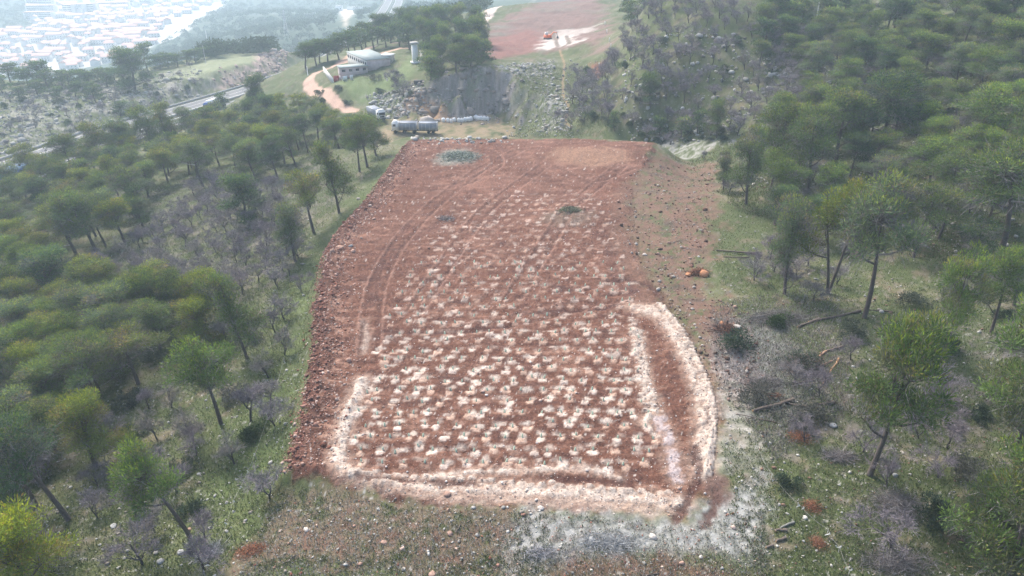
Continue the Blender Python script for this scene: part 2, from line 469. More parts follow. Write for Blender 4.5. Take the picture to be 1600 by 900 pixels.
# quarry: bare cut face, floor, grey boulder slope
qd = boxed(lambda x, y: poly_sd(x, y, QUARRY), XX, YY, QUARRY, 30, -30)
slope = np.gradient(ZZ, axis=0) / np.maximum(np.gradient(YY, axis=0), 1e-3)
steep = sm(np.abs(slope), .45, 1.0) * (YY > 170) * (YY < 330) * (XX < 20)
COL = mixc(COL, (.30, .26, .24), steep * (.6 + .4 * sm(n3, -.5, .5)))
COL = mixc(COL, (.15, .14, .12), steep * sm(fbm(XX + YY, ZZ * 1.3, 4, 83, 3), .1, .7) * .7)
COL = mixc(COL, (.44, .38, .34), steep * sm(fbm(XX - .6 * YY, ZZ * 1.2, 2.5, 84, 3), .15, .8) * .8)
COL = mixc(COL, (.13, .16, .08), steep * sm(fbm(XX, YY, 9, 85, 2), .15, .6) * .6)
COL = mixc(COL, (.31, .23, .15), sm(qd, -4, 1) * (1 - steep) * sm(n2, -.7, .3) * .7)
COL = mixc(COL, (.45, .27, .16), pathmask(WP([(700, 190), (672, 176), (640, 158)]), 2.0, 1, 86, .8, 2) * .8)
grayrock = polymask(WP([(770, 100), (860, 92), (868, 100), (850, 120), (800, 128), (790, 112)]), 3, 88, 2, 5) + polymask(WP([(860, 120), (875, 150), (885, 205), (850, 205), (840, 160)]), 2, 89, 2, 4) + polymask(WP([(575, 150), (640, 130), (660, 150), (620, 165)]), 2, 90, 2, 4)
COL = mixc(COL, (.29, .28, .27), np.clip(grayrock, 0, 1) * sm(n3 + .6 * n2, -.3, .5) * .85)
COL = mixc(COL, (.36, .35, .33), polymask(WP([(1030, 221), (1120, 219), (1240, 217), (1240, 226), (1120, 228), (1030, 230)]), 1.5, 91, 1.5, 3) * sm(n3 + n2, -.6, .6) * .8)
# far earth field with dusted patch, track beside it
FARF = WP([(764, 94), (756, 60), (782, 28), (830, 10), (850, -6), (930, -6), (945, 30), (950, 62), (948, 72), (900, 74), (872, 78), (810, 86)])
farfield = polymask(FARF, 6, 92, 9, 14)
COL = mixc(COL, (.20, .125, .105), farfield * .95)
COL = mixc(COL, (.12, .075, .06), farfield * sm(fbm(XX, YY, 5, 91, 3, 4), .0, .7) * .6)
COL = mixc(COL, (.17, .17, .13), farfield * sm(fbm(XX, YY, 14, 93, 3, 3), .0, .7) * .75)
COL = mixc(COL, (.22, .095, .075), polymask(WP([(765, 92), (760, 60), (830, 45), (850, 60), (840, 78)]), 3, 94, 3, 8) * .7)
COL = mixc(COL, (.70, .66, .60), spot(*W(875, 66), 10, 18, 95, .8) * .65)
COL = mixc(COL, (.70, .66, .60), spot(*W(895, 52), 11, 17, 95, .8) * .4)
COL = mixc(COL, (.16, .12, .09), pathmask(WP([(860, 44), (866, 58), (872, 74)]), .9, .5, 96) * .9 + pathmask(WP([(885, 58), (890, 68), (878, 75), (870, 77)]), .9, .5, 97) * .9)
COL = mixc(COL, (.26, .10, .07), polymask(WP([(922, 100), (945, 98), (950, 115), (925, 116)]), 1.5, 98, 1.5, 3) * .85)
COL = mixc(COL, (.30, .21, .12), pathmask(WP([(874, 78), (882, 100), (879, 128), (881, 155), (888, 170), (883, 188), (890, 200)]), .35, .3, 99, .2) * .9)
ROAD1 = catmull(WP([(552, 174), (522, 158), (497, 145), (483, 131), (488, 118), (508, 108), (528, 101), (560, 91), (600, 82), (642, 73)]), 6)
ROAD2 = catmull(WP([(528, 101), (556, 84), (590, 70), (620, 66)]), 5)
_a, _b = np.array(W(756, 30)), np.array(W(830, 4))
ROAD3 = np.array([_a - (_b - _a) * .3, _a, _b, _b + (_b - _a) * .6])
r1 = np.clip(pathmask(ROAD1, 2.1, .6, 101, .5, 3) + pathmask(ROAD2, 2.2, .8, 102, .5, 3), 0, 1)
r3 = pathmask(ROAD3, 3.4, .8, 103, .5, 3)
COL = mixc(COL, (.50, .34, .26), r1)
COL = mixc(COL, (.58, .48, .41), r3)
# valley
far = sm(YY, 480, 640)
COL = mixc(COL, (.055, .085, .055), far * (.9 - .3 * sm(n1, 0, .8)))
TOWN = WP([(-80, 62), (55, 44), (45, 2), (40, -20), (400, -20), (352, 4), (300, 45), (262, 62), (235, 72), (200, 92), (100, 112), (-80, 125)])
townm = polymask(TOWN, 8, 105, 12, 40)
COL = mixc(COL, (.62, .60, .57), townm * .9)
COL = mixc(COL, (.11, .15, .10), townm * sm(fbm(XX, YY, 60, 107, 3), .42, .75))
TROAD = WP([(268, 60), (285, 40), (312, 22), (345, 8)])
COL = mixc(COL, (.72, .70, .66), pathmask(TROAD, 9, 2, 108, 1, 20))
COL = mixc(COL, (.40, .40, .40), pathmask(WP([(262, 60), (276, 38), (300, 20), (330, 10)]), 5, 2, 109, 1, 20) * .8)
COL = mixc(COL, (.60, .50, .40), polymask(WP([(530, 14), (555, 14), (546, 26), (541, 40), (535, 26)]), 6, 110, 3, 20))
vr = YY > 480

# --- earth field colours
fsd = boxed(lambda x, y: poly_sd(x, y, FIELD), XX, YY, FIELD, 14, -14)
rsd = sm(XX, 5, 14)
fm = sm(fsd + .7 * noise(XX, YY, 1.8, 120) + .4 * noise(XX, YY, .6, 121) + (.9 + 1.6 * rsd + 2.2 * sm(YY, 140, 160)) * fbm(XX, YY, 5, 119, 3), -.6 - rsd, .5 + rsd)
fn1 = fbm(XX, YY, 1.5, 122, 3, 3.0); fn2 = fbm(XX, YY, .5, 125, 2, 2.2); fn3 = noise(XX, YY, 12, 127); fn4 = fbm(XX, YY, 5, 129, 2)
EC = np.zeros((NR, NC, 3)) + np.array([.160, .073, .050])
EC = mixc(EC, (.33, .185, .135), sm(fn1 + .5 * fn3, .15, .9) * .7)
fur = noise(XX, YY, .55, 138, 11) + .5 * noise(XX, YY, 1.7, 139, 6)
EC = mixc(EC, (.095, .045, .036), sm(fur, .15, .7) * .55)
EC = mixc(EC, (.31, .18, .135), sm(-fur, .3, .9) * .45)
fn5 = noise(XX, YY, .28, 136); fn6 = fbm(XX, YY, .8, 137, 2, 1.4)
EC = mixc(EC, (.30, .165, .118), sm(fn5 + .7 * fn6, .35, .8) * .6)
EC = mixc(EC, (.085, .038, .03), sm(-fn5 + .7 * fn6, .35, .9) * .6)
EC = mixc(EC, (.105, .052, .042), sm(-fn1 + .4 * fn4, .1, .8) * .8)
EC = mixc(EC, (.40, .26, .20), sm(fn2 + .4 * fn1, .45, 1.0) * .55)
farpart = sm(YY, 95, 140)
EC = mixc(EC, (.30, .155, .115), farpart * (.05 + .30 * sm(fn4 + fn3, -.4, .7)))
EC = mixc(EC, (.62, .56, .52), sm(noise(XX, YY, .33, 131), .62, .8) * .8)
EC = mixc(EC, (.36, .22, .15), spot(*pz(920, 246, 1.2), 11, 7, 132) * .7)
EC = mixc(EC, (.17, .13, .10), spot(*pz(885, 345, .6), 6, 4, 133) * .7)
EC = mixc(EC, (.25, .26, .23), spot(*pz(712, 247, .5), 6.0, 7, 134) * .95)
EC = mixc(EC, (.19, .12, .09), polymask(WP([(960, 300), (1030, 250), (1030, 500), (1000, 480), (950, 380)]), 1.5, 135, 1.5, 3) * .5)
# rubble bank: pinker stones on top, darker earth colour on the outer face
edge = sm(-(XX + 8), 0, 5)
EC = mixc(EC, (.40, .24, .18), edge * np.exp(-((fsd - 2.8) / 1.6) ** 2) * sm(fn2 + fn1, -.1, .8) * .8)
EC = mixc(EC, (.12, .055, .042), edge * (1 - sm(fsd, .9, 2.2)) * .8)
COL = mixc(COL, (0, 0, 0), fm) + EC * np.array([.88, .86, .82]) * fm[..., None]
# disturbed brown soil right of the field and beyond the lower edge
brown = polymask(WP([(1010, 240), (1120, 250), (1120, 380), (1090, 440), (1160, 500), (1190, 600), (1150, 640), (1100, 600), (1080, 540), (1040, 480), (960, 380), (960, 300)]), 2, 140, 2.5, 3) * (1 - fm)
COL = mixc(COL, (.175, .102, .076), brown * sm(n3 + n2, -1.0, .1) * .9)
COL = mixc(COL, (.09, .07, .055), brown * sm(fbm(XX, YY, 2, 142, 3, 2.5), .0, .7) * .8)
COL = mixc(COL, (.10, .12, .055), brown * sm(fbm(XX, YY, 4, 141, 3), .25, .8) * .8)

WHITE = np.array([.60, .51, .43]); PALE = np.array([.42, .30, .23])
brk = sm(fbm(XX, YY, 1.2, 149, 3), -.45, .05)
def wpoly(pts): return [pz(u, v, .3) for u, v in pts]
def paint(mask, c, k=1.0, lift=0.0):
    global COL, ZZ
    COL = mixc(COL, c, np.clip(mask * k, 0, 1))
    if lift: ZZ = ZZ + lift * mask
scal = .75 + .25 * sm(noise(XX, YY, .7, 150), -.4, .3)
# pale dust aprons
apron = polymask(wpoly([(560, 760), (700, 772), (860, 766), (1000, 772), (1075, 785), (1060, 812), (960, 800), (820, 792), (700, 785), (600, 775)]), .7, 151, .5, 1.4)
paint(apron * (.45 + .55 * sm(fbm(XX, YY, .9, 153, 3, 1.8), -.4, .3)), (.47, .37, .30), .8)
for ua, va, ra, rb, kk_ in [(1150, 640, 3.2, 4.2, .75), (1170, 690, 3.5, 3.5, .6), (1135, 590, 1.8, 4, .7), (1170, 560, 4, 2.6, .4), (1140, 720, 3.0, 3, .6)]:
    sp_ = spot(*pz(ua, va, .2), ra, rb, 152 + ua, .7)
    paint(sp_ * (.35 + .65 * sm(fbm(XX, YY, 1.3, 157, 4, 2.4), -.35, .55)), (.50, .46, .43), kk_ * .8)
grey = polymask(WP([(820, 800), (1060, 815), (1190, 740), (1200, 800), (1190, 870), (1080, 870), (940, 862), (850, 880), (800, 900), (790, 850)]), 1.2, 155, 1.2, 2)
paint(grey, (.27, .27, .26), .75)
paint(grey * sm(fbm(XX, YY, .8, 156, 3), -.1, .6), (.44, .44, .42), .6)
paint(grey * sm(fbm(XX, YY, 1.5, 158, 3), .2, .8), (.13, .10, .08), .7)
paint(polymask(WP([(1120, 500), (1200, 500), (1260, 560), (1230, 700), (1190, 640), (1120, 560)]), 2, 159, 1.5, 3), (.20, .20, .205), .55)
paint(polymask(WP([(860, 905), (900, 872), (1060, 870), (1180, 905)]), 1, 160, 1, 2), (.155, .085, .065), .75)
# pale ridges
ribs = [(([(568, 596), (548, 640), (532, 688), (529, 722), (545, 742), (600, 756), (700, 764), (800, 766), (900, 772), (1000, 778), (1062, 784)]), .85, 1.0, .28),
        (([(640, 752), (700, 742), (800, 737), (880, 733), (940, 738), (968, 748)]), .42, 1.0, .22),
        (([(994, 518), (1004, 560), (1010, 600), (1020, 628), (1018, 648), (1008, 658)]), .62, 1.0, .25),
        (([(1030, 655), (1045, 690), (1052, 718), (1058, 748)]), .75, .75, .1),
        (([(1018, 484), (1045, 512), (1072, 556), (1092, 608), (1100, 655), (1098, 700), (1096, 742)]), .95, .9, .35),
        (([(990, 482), (1020, 492)]), 1.2, .85, .1), (([(568, 505), (572, 530), (566, 552)]), .5, .5, .1)]
for k_, (pp, w_, a_, l_) in enumerate(ribs):
    P_ = catmull(wpoly(pp), 5)
    paint(pathmask(P_, w_ * 1.5, .7, 170 + k_, .5, 1.1) * a_, PALE, .6)
    paint(pathmask(P_, w_ * .72, .3, 180 + k_, .38, .75) * a_ * scal * (brk * .8 + .2), WHITE if k_ != 3 else (.56, .50, .51), .92, l_ * .55)
# dark wheel ruts
for k_, pp in enumerate([[(1085, 700), (1092, 750), (1070, 790), (1055, 812)], [(1122, 770), (1112, 800), (1098, 822)], [(560, 752), (660, 754), (740, 760)], [(870, 748), (930, 752), (985, 758)],
        [(940, 440), (985, 440), (1020, 452), (1035, 470)], [(810, 492), (870, 489), (935, 486), (962, 478)], [(600, 520), (700, 521), (800, 512)], [(1108, 640), (1112, 690), (1108, 740)],
        [(948, 380), (958, 420), (975, 460)], [(600, 420), (640, 380), (700, 340), (740, 300)], [(580, 480), (600, 400), (640, 350)]]):
    paint(pathmask(catmull(wpoly(pp), 4), .42 if k_ < 8 else .8, .3, 190 + k_, .3, .8), (.085, .04, .032), .85 if k_ < 8 else .4, -.14 if k_ < 8 else -.04)
for k_, pp in enumerate([[(575, 560), (592, 440), (650, 350), (740, 275), (810, 240)], [(640, 500), (700, 410), (760, 330), (850, 262)], [(800, 470), (850, 390), (900, 320), (970, 262)], [(640, 240), (700, 232), (760, 240), (775, 262), (720, 290), (650, 300)],
        [(860, 265), (920, 285), (985, 265)], [(700, 520), (820, 500), (940, 470), (1000, 462)], [(620, 400), (720, 395), (830, 410), (930, 400)]]):
    P_ = catmull(wpoly(pp), 6); T_ = np.gradient(P_, axis=0); T_ /= np.linalg.norm(T_, axis=1)[:, None]; N_ = np.stack([-T_[:, 1], T_[:, 0]], 1)
    for sg in (-1, 1):
        paint(pathmask(P_ + N_ * sg * 1.05, .30, .18, 240 + k_ * 2 + sg, .22, .9) * sm(noise(XX, YY, 3, 260 + k_), -.5, .1), (.085, .04, .03), .6, -.10)
        paint(pathmask(P_ + N_ * sg * 1.55, .16, .12, 270 + k_ * 2 + sg, .15, .7), (.33, .19, .14), .45, .05)
paint(spot(*pz(985, 455, .3), 1.6, 2.4, 199), (.11, .055, .045), .8)
paint(spot(*pz(1000, 690, .3), 2.2, 2.2, 198), (.13, .06, .045), .6)
paint(spot(*pz(1120, 760, .3), 1.6, 2.6, 197), (.14, .085, .07), .8)

# --- planting pits: a raised collar of spoil and a splash of pale soil each
PLOT = [pz(u, v, .3) for u, v in [(556, 735), (540, 700), (556, 640), (585, 560), (612, 480), (650, 400), (700, 330), (760, 300), (930, 300), (955, 350), (975, 410), (1000, 500), (1010, 600), (1035, 700), (1040, 735)]]
PITS = []
dx_, dy_ = 1.75, 2.0
yy = 54.8; row = 0
while yy < 170:
    k = 0
    for xi in np.arange(-26, 24, dx_ * 1.15):
        x = xi + (row % 2) * dx_ * .55 + R.normal(0, .26); y = yy + R.normal(0, .22)
        if inside(np.array([x]), np.array([y]), PLOT)[0]:
            PITS.append((x, y))
    yy += dy_ * (1 + .004 * (yy - 55)); row += 1
print('pits', len(PITS))
def local(x, y, r):
    r0, r1 = np.searchsorted(Yr, y - r), np.searchsorted(Yr, y + r)
    wd = 0.86 * y + 36
    c0 = int(max(0, ((x - r) / wd + 1) / 2 * (NC - 1) - 2)); c1 = int(((x + r) / wd + 1) / 2 * (NC - 1) + 3)
    return slice(r0, r1), slice(c0, c1)
for i, (x, y) in enumerate(PITS):
    near_ = float(sm(np.array(y), 92, 66)) if False else 1 - float(sm(np.array(float(y)), 70, 92))
    rs, cs = local(x, y, 2.2)
    X_, Y_ = XX[rs, cs], YY[rs, cs]
    th = np.arctan2(Y_ - y, X_ - x); ph_ = R.uniform(0, 6.28, 4)
    e = .16 * np.sin(2 * th + ph_[0]) + .11 * np.sin(3 * th + ph_[1]) + .07 * np.sin(5 * th + ph_[2]) + .10 * noise(X_ + .7 * Y_, Y_ - .7 * X_, .3, 300 + i % 50)
    sc = R.uniform(.8, 1.25)
    # spoil mound
    ox, oy = x + R.normal(0, .12), y - .45 + R.normal(0, .1)
    d = np.hypot((X_ - ox) / (.52 * sc), (Y_ - oy) / (.46 * sc)) + e
    m = (1 - sm(d, .75, 1.05)) * (1 if R.random() < .88 else .35)
    c = np.array([.48, .33, .25]) * R.uniform(.8, 1.15) if R.random() < .55 else np.array([.62, .50, .42]) * R.uniform(.8, 1.1)
    COL[rs, cs] = mixc(COL[rs, cs], c, m * (.45 + .5 * near_ + .15 * R.random()))
    ZZ[rs, cs] += .12 * m * (1 - sm(d, 0, 1.1) * .3)
    # splash of pale soil beside it
    ox, oy = x + R.normal(.15, .25), y + .35 + R.normal(0, .15)
    amt = np.clip(.12 + .85 * near_ + R.normal(0, .30), 0, 1) * (1 - .35 * (y < 59))
    d = np.hypot((X_ - ox) / (R.uniform(.4, 1.05)), (Y_ - oy) / (R.uniform(.30, .60))) + 1.3 * np.roll(e, 1, 0) + .3 * noise(X_ - .5 * Y_, Y_ + .5 * X_, .22, 340)
    m = (1 - sm(d, .3, 1.15))
    COL[rs, cs] = mixc(COL[rs, cs], WHITE * R.uniform(.85, 1.05), m * amt)
    # the pit
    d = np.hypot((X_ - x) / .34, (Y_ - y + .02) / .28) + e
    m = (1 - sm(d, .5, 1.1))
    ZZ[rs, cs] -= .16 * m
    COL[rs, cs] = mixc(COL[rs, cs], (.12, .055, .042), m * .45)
# row of spoil heads along the outer ridge
RIM = catmull(wpoly([(1030, 478), (1058, 510), (1085, 556), (1106, 608), (1113, 655), (1110, 700), (1106, 742)]), 8)
for i in range(len(RIM)):
    x, y = RIM[i]; rs, cs = local(x, y, 1.2); X_, Y_ = XX[rs, cs], YY[rs, cs]
    d = np.hypot((X_ - x) / .55, (Y_ - y) / .38) + .25 * noise(X_, Y_, .4, 400 + i)
    m = 1 - sm(d, .7, 1.1); ZZ[rs, cs] += .3 * m; COL[rs, cs] = mixc(COL[rs, cs], (.60, .50, .42), m * .85)
for a_, b_ in (((545, 738), (1060, 772)), ((985, 500), (1012, 650)), ((560, 600), (528, 720))):
    (xa, ya), (xb, yb) = pz(*a_, .3), pz(*b_, .3); L = math.hypot(xb - xa, yb - ya)
    for t in np.arange(0, 1, .95 / L):
        x, y = xa + (xb - xa) * t + R.normal(0, .15), ya + (yb - ya) * t + R.normal(0, .12)
        rs, cs = local(x, y, 1.2); X_, Y_ = XX[rs, cs], YY[rs, cs]
        d = np.hypot((X_ - x) / .5, (Y_ - y) / .3) + .25 * noise(X_, Y_, .4, 430)
        m = 1 - sm(d, .6, 1.1); ZZ[rs, cs] += .2 * m; COL[rs, cs] = mixc(COL[rs, cs], WHITE, m * .7)
COL *= (1 + .10 * n4)[..., None]
# pale specks of limestone on the grass
speck = sm(noise(XX, YY, .42, 210), .52, .68) * sm(fbm(XX, YY, 6, 211, 2), -.5, .4) * (1 - fm) * (1 - sm(YY, 80, 115))
COL = mixc(COL, (.42, .41, .38), speck * .7)
COL = np.clip(COL, .01, .9)

# split the one sheet into named surfaces that share their border vertices' positions
cls = np.zeros((NR - 1, NC - 1), int)
def mid(a): return .25 * (a[:-1, :-1] + a[1:, :-1] + a[:-1, 1:] + a[1:, 1:])
cls[mid(townm) > .5] = 4
cls[mid(farfield) > .5] = 3
cls[mid(np.maximum(r1, r3)) > .5] = 2
cls[(mid(sm(qd, -8, -7)) > .5)] = 5
cls[mid(fm) > .5] = 1
idx = np.arange(NR * NC).reshape(NR, NC)
Q = np.stack([idx[:-1, :-1], idx[:-1, 1:], idx[1:, 1:], idx[1:, :-1]], -1)
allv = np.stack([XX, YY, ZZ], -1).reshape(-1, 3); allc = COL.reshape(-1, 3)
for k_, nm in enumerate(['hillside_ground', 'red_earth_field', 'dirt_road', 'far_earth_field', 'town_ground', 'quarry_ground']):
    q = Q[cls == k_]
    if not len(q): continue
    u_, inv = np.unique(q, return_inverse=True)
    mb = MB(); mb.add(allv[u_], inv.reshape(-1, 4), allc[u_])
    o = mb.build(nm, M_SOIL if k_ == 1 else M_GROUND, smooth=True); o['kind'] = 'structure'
def zg(x, y):
    """height of the sheet as built"""
    r = np.clip(np.searchsorted(Yr, y) - 1, 0, NR - 2)
    ty = (y - Yr[r]) / (Yr[r + 1] - Yr[r])
    c = (x / (0.86 * y + 36) + 1) / 2 * (NC - 1); c0 = np.clip(np.floor(c).astype(int), 0, NC - 2); tx = c - c0
    return (ZZ[r, c0] * (1 - tx) + ZZ[r, c0 + 1] * tx) * (1 - ty) + (ZZ[r + 1, c0] * (1 - tx) + ZZ[r + 1, c0 + 1] * tx) * ty
def cg(x, y):
    r = np.clip(np.searchsorted(Yr, y) - 1, 0, NR - 2); c = np.clip(((x / (0.86 * y + 36) + 1) / 2 * (NC - 1)).astype(int), 0, NC - 1)
    return COL[r, c]
def g1(x, y): return float(zg(np.array([float(x)]), np.array([float(y)]))[0])
def G(u, v):
    x, y = W(u, v); return x, y, g1(x, y)

# ------------------------------------------------------------------ highway
def strip(name, path, a, b, dz, mat, thick=0):
    P = np.array(path); T = np.gradient(P[:, :2], axis=0); T /= np.linalg.norm(T, axis=1)[:, None]
    N = np.stack([-T[:, 1], T[:, 0]], 1)
    L = np.concatenate([P[:, :2] + N * a, (P[:, 2] + dz)[:, None]], 1); Rr = np.concatenate([P[:, :2] + N * b, (P[:, 2] + dz)[:, None]], 1)
    n = len(P); i = np.arange(n - 1)
    mb = MB()
    if not thick:
        mb.add(np.concatenate([L, Rr]), np.stack([i, i + n, i + n + 1, i + 1], 1))
    else:
        L2, R2 = L - [0, 0, thick], Rr - [0, 0, thick]
        mb.add(np.concatenate([L, Rr, R2, L2]), np.concatenate([np.stack([i + a_ * n, i + b_ * n, i + b_ * n + 1, i + a_ * n + 1], 1) for a_, b_ in ((0, 1), (1, 2), (2, 3), (3, 0))]))
    return mb.build(name, mat)
for nm, a, b in (('highway_carriageway', 2.2, 12.2), ('highway_carriageway', -12.2, -2.2)):
    o = strip(nm, hwy, a, b, .05, M_ASPH); o['kind'] = 'structure'
for a in (2.9, 11.3, -2.9 - .18, -11.3 - .18):
    o = strip('road_marking', hwy, a, a + .22, .062, M_WHITE); o['kind'] = 'structure'
for sgn in (1, -1):
    mb = MB(); acc = 0
    fine = catmull(hwy[::4], 26)
    for i in range(0, len(fine) - 1, 3):
        p, q = fine[i], fine[i + 1]; t = (q - p)[:2]; t /= np.linalg.norm(t) + 1e-9; n_ = np.array([-t[1], t[0]])
        o1 = p[:2] + n_ * 7.1 * sgn
        mb.box(o1[0], o1[1], p[2] + .07, 3.0, .16, .012, math.atan2(t[1], t[0]))
    o = mb.build('road_marking', M_WHITE); o['kind'] = 'structure'
for a, lab in ((-13.0, 'galvanised guard rail along the near verge of the highway'), (-.4, 'concrete median barrier between the two highway carriageways'), (12.9, 'pale parapet along the rock cut side of the highway')):
    r = empty('guard_rail', (0, 0, 0)); tag(r, lab, 'guard rail')
    o = strip('rail', hwy, a, a + .35, .95 if a > -1 else .8, M_CONC if a > -1 else M_METAL, .95 if a > -1 else .35); o.parent = r

# ------------------------------------------------------------------ pines
def quads_from(centers, dirs, lens, wid, bend=None):
    """rhombic blades: base, two shoulders, tip"""
    n = len(centers)
    D = dirs / (np.linalg.norm(dirs, axis=1)[:, None] + 1e-9)
    Rn = R.normal(size=(n, 3)); S = np.cross(D, Rn); S /= np.linalg.norm(S, axis=1)[:, None] + 1e-9
    l = np.asarray(lens).reshape(-1, 1) * np.ones((n, 1)); w = np.asarray(wid).reshape(-1, 1) * np.ones((n, 1))
    v = np.stack([centers, centers + D * l * .5 + S * w, centers + D * l, centers + D * l * .5 - S * w], 1).reshape(-1, 3)
    f = np.arange(n * 4).reshape(n, 4)
    return v, f
def rdir(n):
    d = R.normal(size=(n, 3)); return d / np.linalg.norm(d, axis=1)[:, None]
BARKC = (.115, .095, .085); PALEB = (.33, .31, .30)
PINES = []
def make_pine(seed, form):
    rs = random.Random(seed)
    root = empty('pine_tree', (0, 0, -500))
    H, CR = 10.0, 3.6
    tr = MB(); br = MB(); cr = MB()
    # crown envelope: centre height, half height, half width, how many lobes
    ch, rz_, rw, npf = {'round': (6.0, 3.3, 1.0, 44), 'umbrella': (6.6, 2.8, 1.08, 40), 'tall': (5.9, 3.7, .9, 42), 'fork': (6.5, 2.8, 1.1, 34), 'full': (5.0, 4.3, 1.0, 56)}[form]
    stems = 2 if form == 'fork' else 1
    puffs = []; stem_pts = []
    for s_i in range(stems):
        ph = rs.uniform(0, 2 * PI); cur = rs.uniform(.15, .45)
        off = (s_i * 2 - 1) * 1.3 if stems == 2 else 0
        pts = np.array([(cur * math.sin(k / 7 * 3 + ph) - cur * math.sin(ph) + off * (k / 7) ** 1.1, cur * math.cos(k / 7 * 2.4 + ph) - cur * math.cos(ph) + .4 * off * k / 7, -0.3 + k / 7 * H * .88) for k in range(8)])
        tr.tube(pts, np.linspace(.23, .05, 8) * (0.8 if stems == 2 else 1), 8, BARKC)
        stem_pts.append(pts)
    subs = []
    nsub = {'round': 5, 'umbrella': 5, 'tall': 5, 'fork': 6, 'full': 8}[form]
    a0 = rs.uniform(0, 6.28)
    for q in range(nsub):
        t = q / (nsub - 1)
        pts = stem_pts[q % stems]
        if form == 'tall': zc = 3.4 + 5.2 * t; rr_ = rs.uniform(1.2, 1.8) * (1.15 - .35 * t); off = rs.uniform(.4, 1.3) * (1.2 - t)
        elif form == 'full': zc = 2.0 + 6.3 * t ** .9 + rs.uniform(-.3, .3); rr_ = rs.uniform(1.3, 2.0) * (1.1 - .3 * t); off = rs.uniform(.9, 2.0) * (1.1 - t * .9)
        elif form == 'round': zc = 4.3 + 4.2 * t + rs.uniform(-.4, .4); rr_ = rs.uniform(1.4, 1.95); off = rs.uniform(.9, 2.1) * (1 - .85 * t)
        elif form == 'umbrella': zc = 5.2 + 3.2 * t + rs.uniform(-.4, .4); rr_ = rs.uniform(1.2, 1.8); off = rs.uniform(1.2, 2.4) * (1 - .8 * t)
        else: zc = 4.8 + 3.6 * t + rs.uniform(-.5, .5); rr_ = rs.uniform(1.0, 1.6); off = rs.uniform(.5, 1.9) * (1 - .6 * t)
        off *= 1.2; rr_ *= .95; az = a0 + q * 2.4 + rs.uniform(-.4, .4)
        b = np.array([np.interp(min(1, zc / 8.8), np.linspace(0, 1, 8), pts[:, a]) for a in range(3)]); b[2] = zc
        subs.append((b + np.array([math.cos(az) * off, math.sin(az) * off, 0]), rr_ * 1.08, pts))
    for (cc, rr_, pts) in subs:
        h0 = max(1.4, min(8.4, cc[2] - rr_ * .6 - rs.uniform(.2, .9)))
        p0 = np.array([np.interp(h0 / (H * .88), np.linspace(0, 1, 8), pts[:, a]) for a in range(3)])
        hub = cc - [0, 0, rr_ * .45]
        br.tube([p0, p0 * .5 + hub * .5 - [0, 0, .15], hub], [.085, .065, .045], 5, BARKC if rs.random() < .75 else PALEB, cap=False)
        npf_ = int(8 * (rr_ / 1.5) ** 2) + 2; k_ = 0; tr_ = 0
        while k_ < npf_ and tr_ < 200:
            tr_ += 1
            d = rdir(1)[0]
            if d[2] < -.45: continue
            c = cc + d * np.array([1.1, 1.1, .8]) * rr_ * rs.random() ** .35
            if any(np.linalg.norm(c - p[0]) < .55 for p in puffs): continue
            puffs.append((c, rs.uniform(.42, .88))); k_ += 1
            br.tube([hub, hub * .4 + c * .6 - [0, 0, .1], c], [.04, .025, .01], 3, BARKC if rs.random() < .7 else PALEB, cap=False)
    n = 1000
    pc = np.array([p[0] for p in puffs]); ctr = pc.mean(0)
    k = R.integers(0, len(pc), n)
    st = pc[k] * .85 + ctr * .15 + R.normal(0, .4, (n, 3)) - [0, 0, .45]
    v, f = quads_from(st, pc[k] - ctr + R.normal(0, 1, (n, 3)), R.uniform(.5, 1.3, n), .014)
    br.add(v, f, (.24, .22, .225))
    zmax = pc[:, 2].max(); zmin = pc[:, 2].min()
    for (c, r) in puffs:
        n = int(260 * (r / .8) ** 2)
        d = rdir(n); d[:, 2] = np.where(d[:, 2] < -.3, d[:, 2] * .5, d[:, 2])
        rad = r * R.random(n) ** .55 * 1.25
        pos = c + d * rad[:, None] * [1.1, 1.1, .85]
        v, f = quads_from(pos, d + R.normal(0, .5, (n, 3)) + [0, 0, .5], R.uniform(.22, .42, n), R.uniform(.022, .045, n))
        hf = (c[2] - zmin) / (zmax - zmin + 1e-6)
        pv = rs.uniform(.78, 1.22)
        base = np.array([.106, .155, .063]) * pv
        if rs.random() < .20: base = np.array([.13, .135, .10]) * pv
        colr = np.tile(base, (n, 1)) * R.uniform(.75, 1.3, (n, 1))
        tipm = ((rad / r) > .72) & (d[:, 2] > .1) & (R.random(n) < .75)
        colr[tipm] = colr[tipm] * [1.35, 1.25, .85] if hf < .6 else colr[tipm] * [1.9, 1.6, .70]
        dead = R.random(n) < .05
        colr[dead] = (.20, .15, .11)
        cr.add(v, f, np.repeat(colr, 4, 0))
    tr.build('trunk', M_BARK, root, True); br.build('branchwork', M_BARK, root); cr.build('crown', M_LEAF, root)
    PINES.append((root, form))
for sd_, fo in enumerate(['round', 'umbrella', 'tall', 'fork', 'full', 'round', 'umbrella', 'fork', 'tall', 'round']):
    make_pine(100 + sd_, fo)

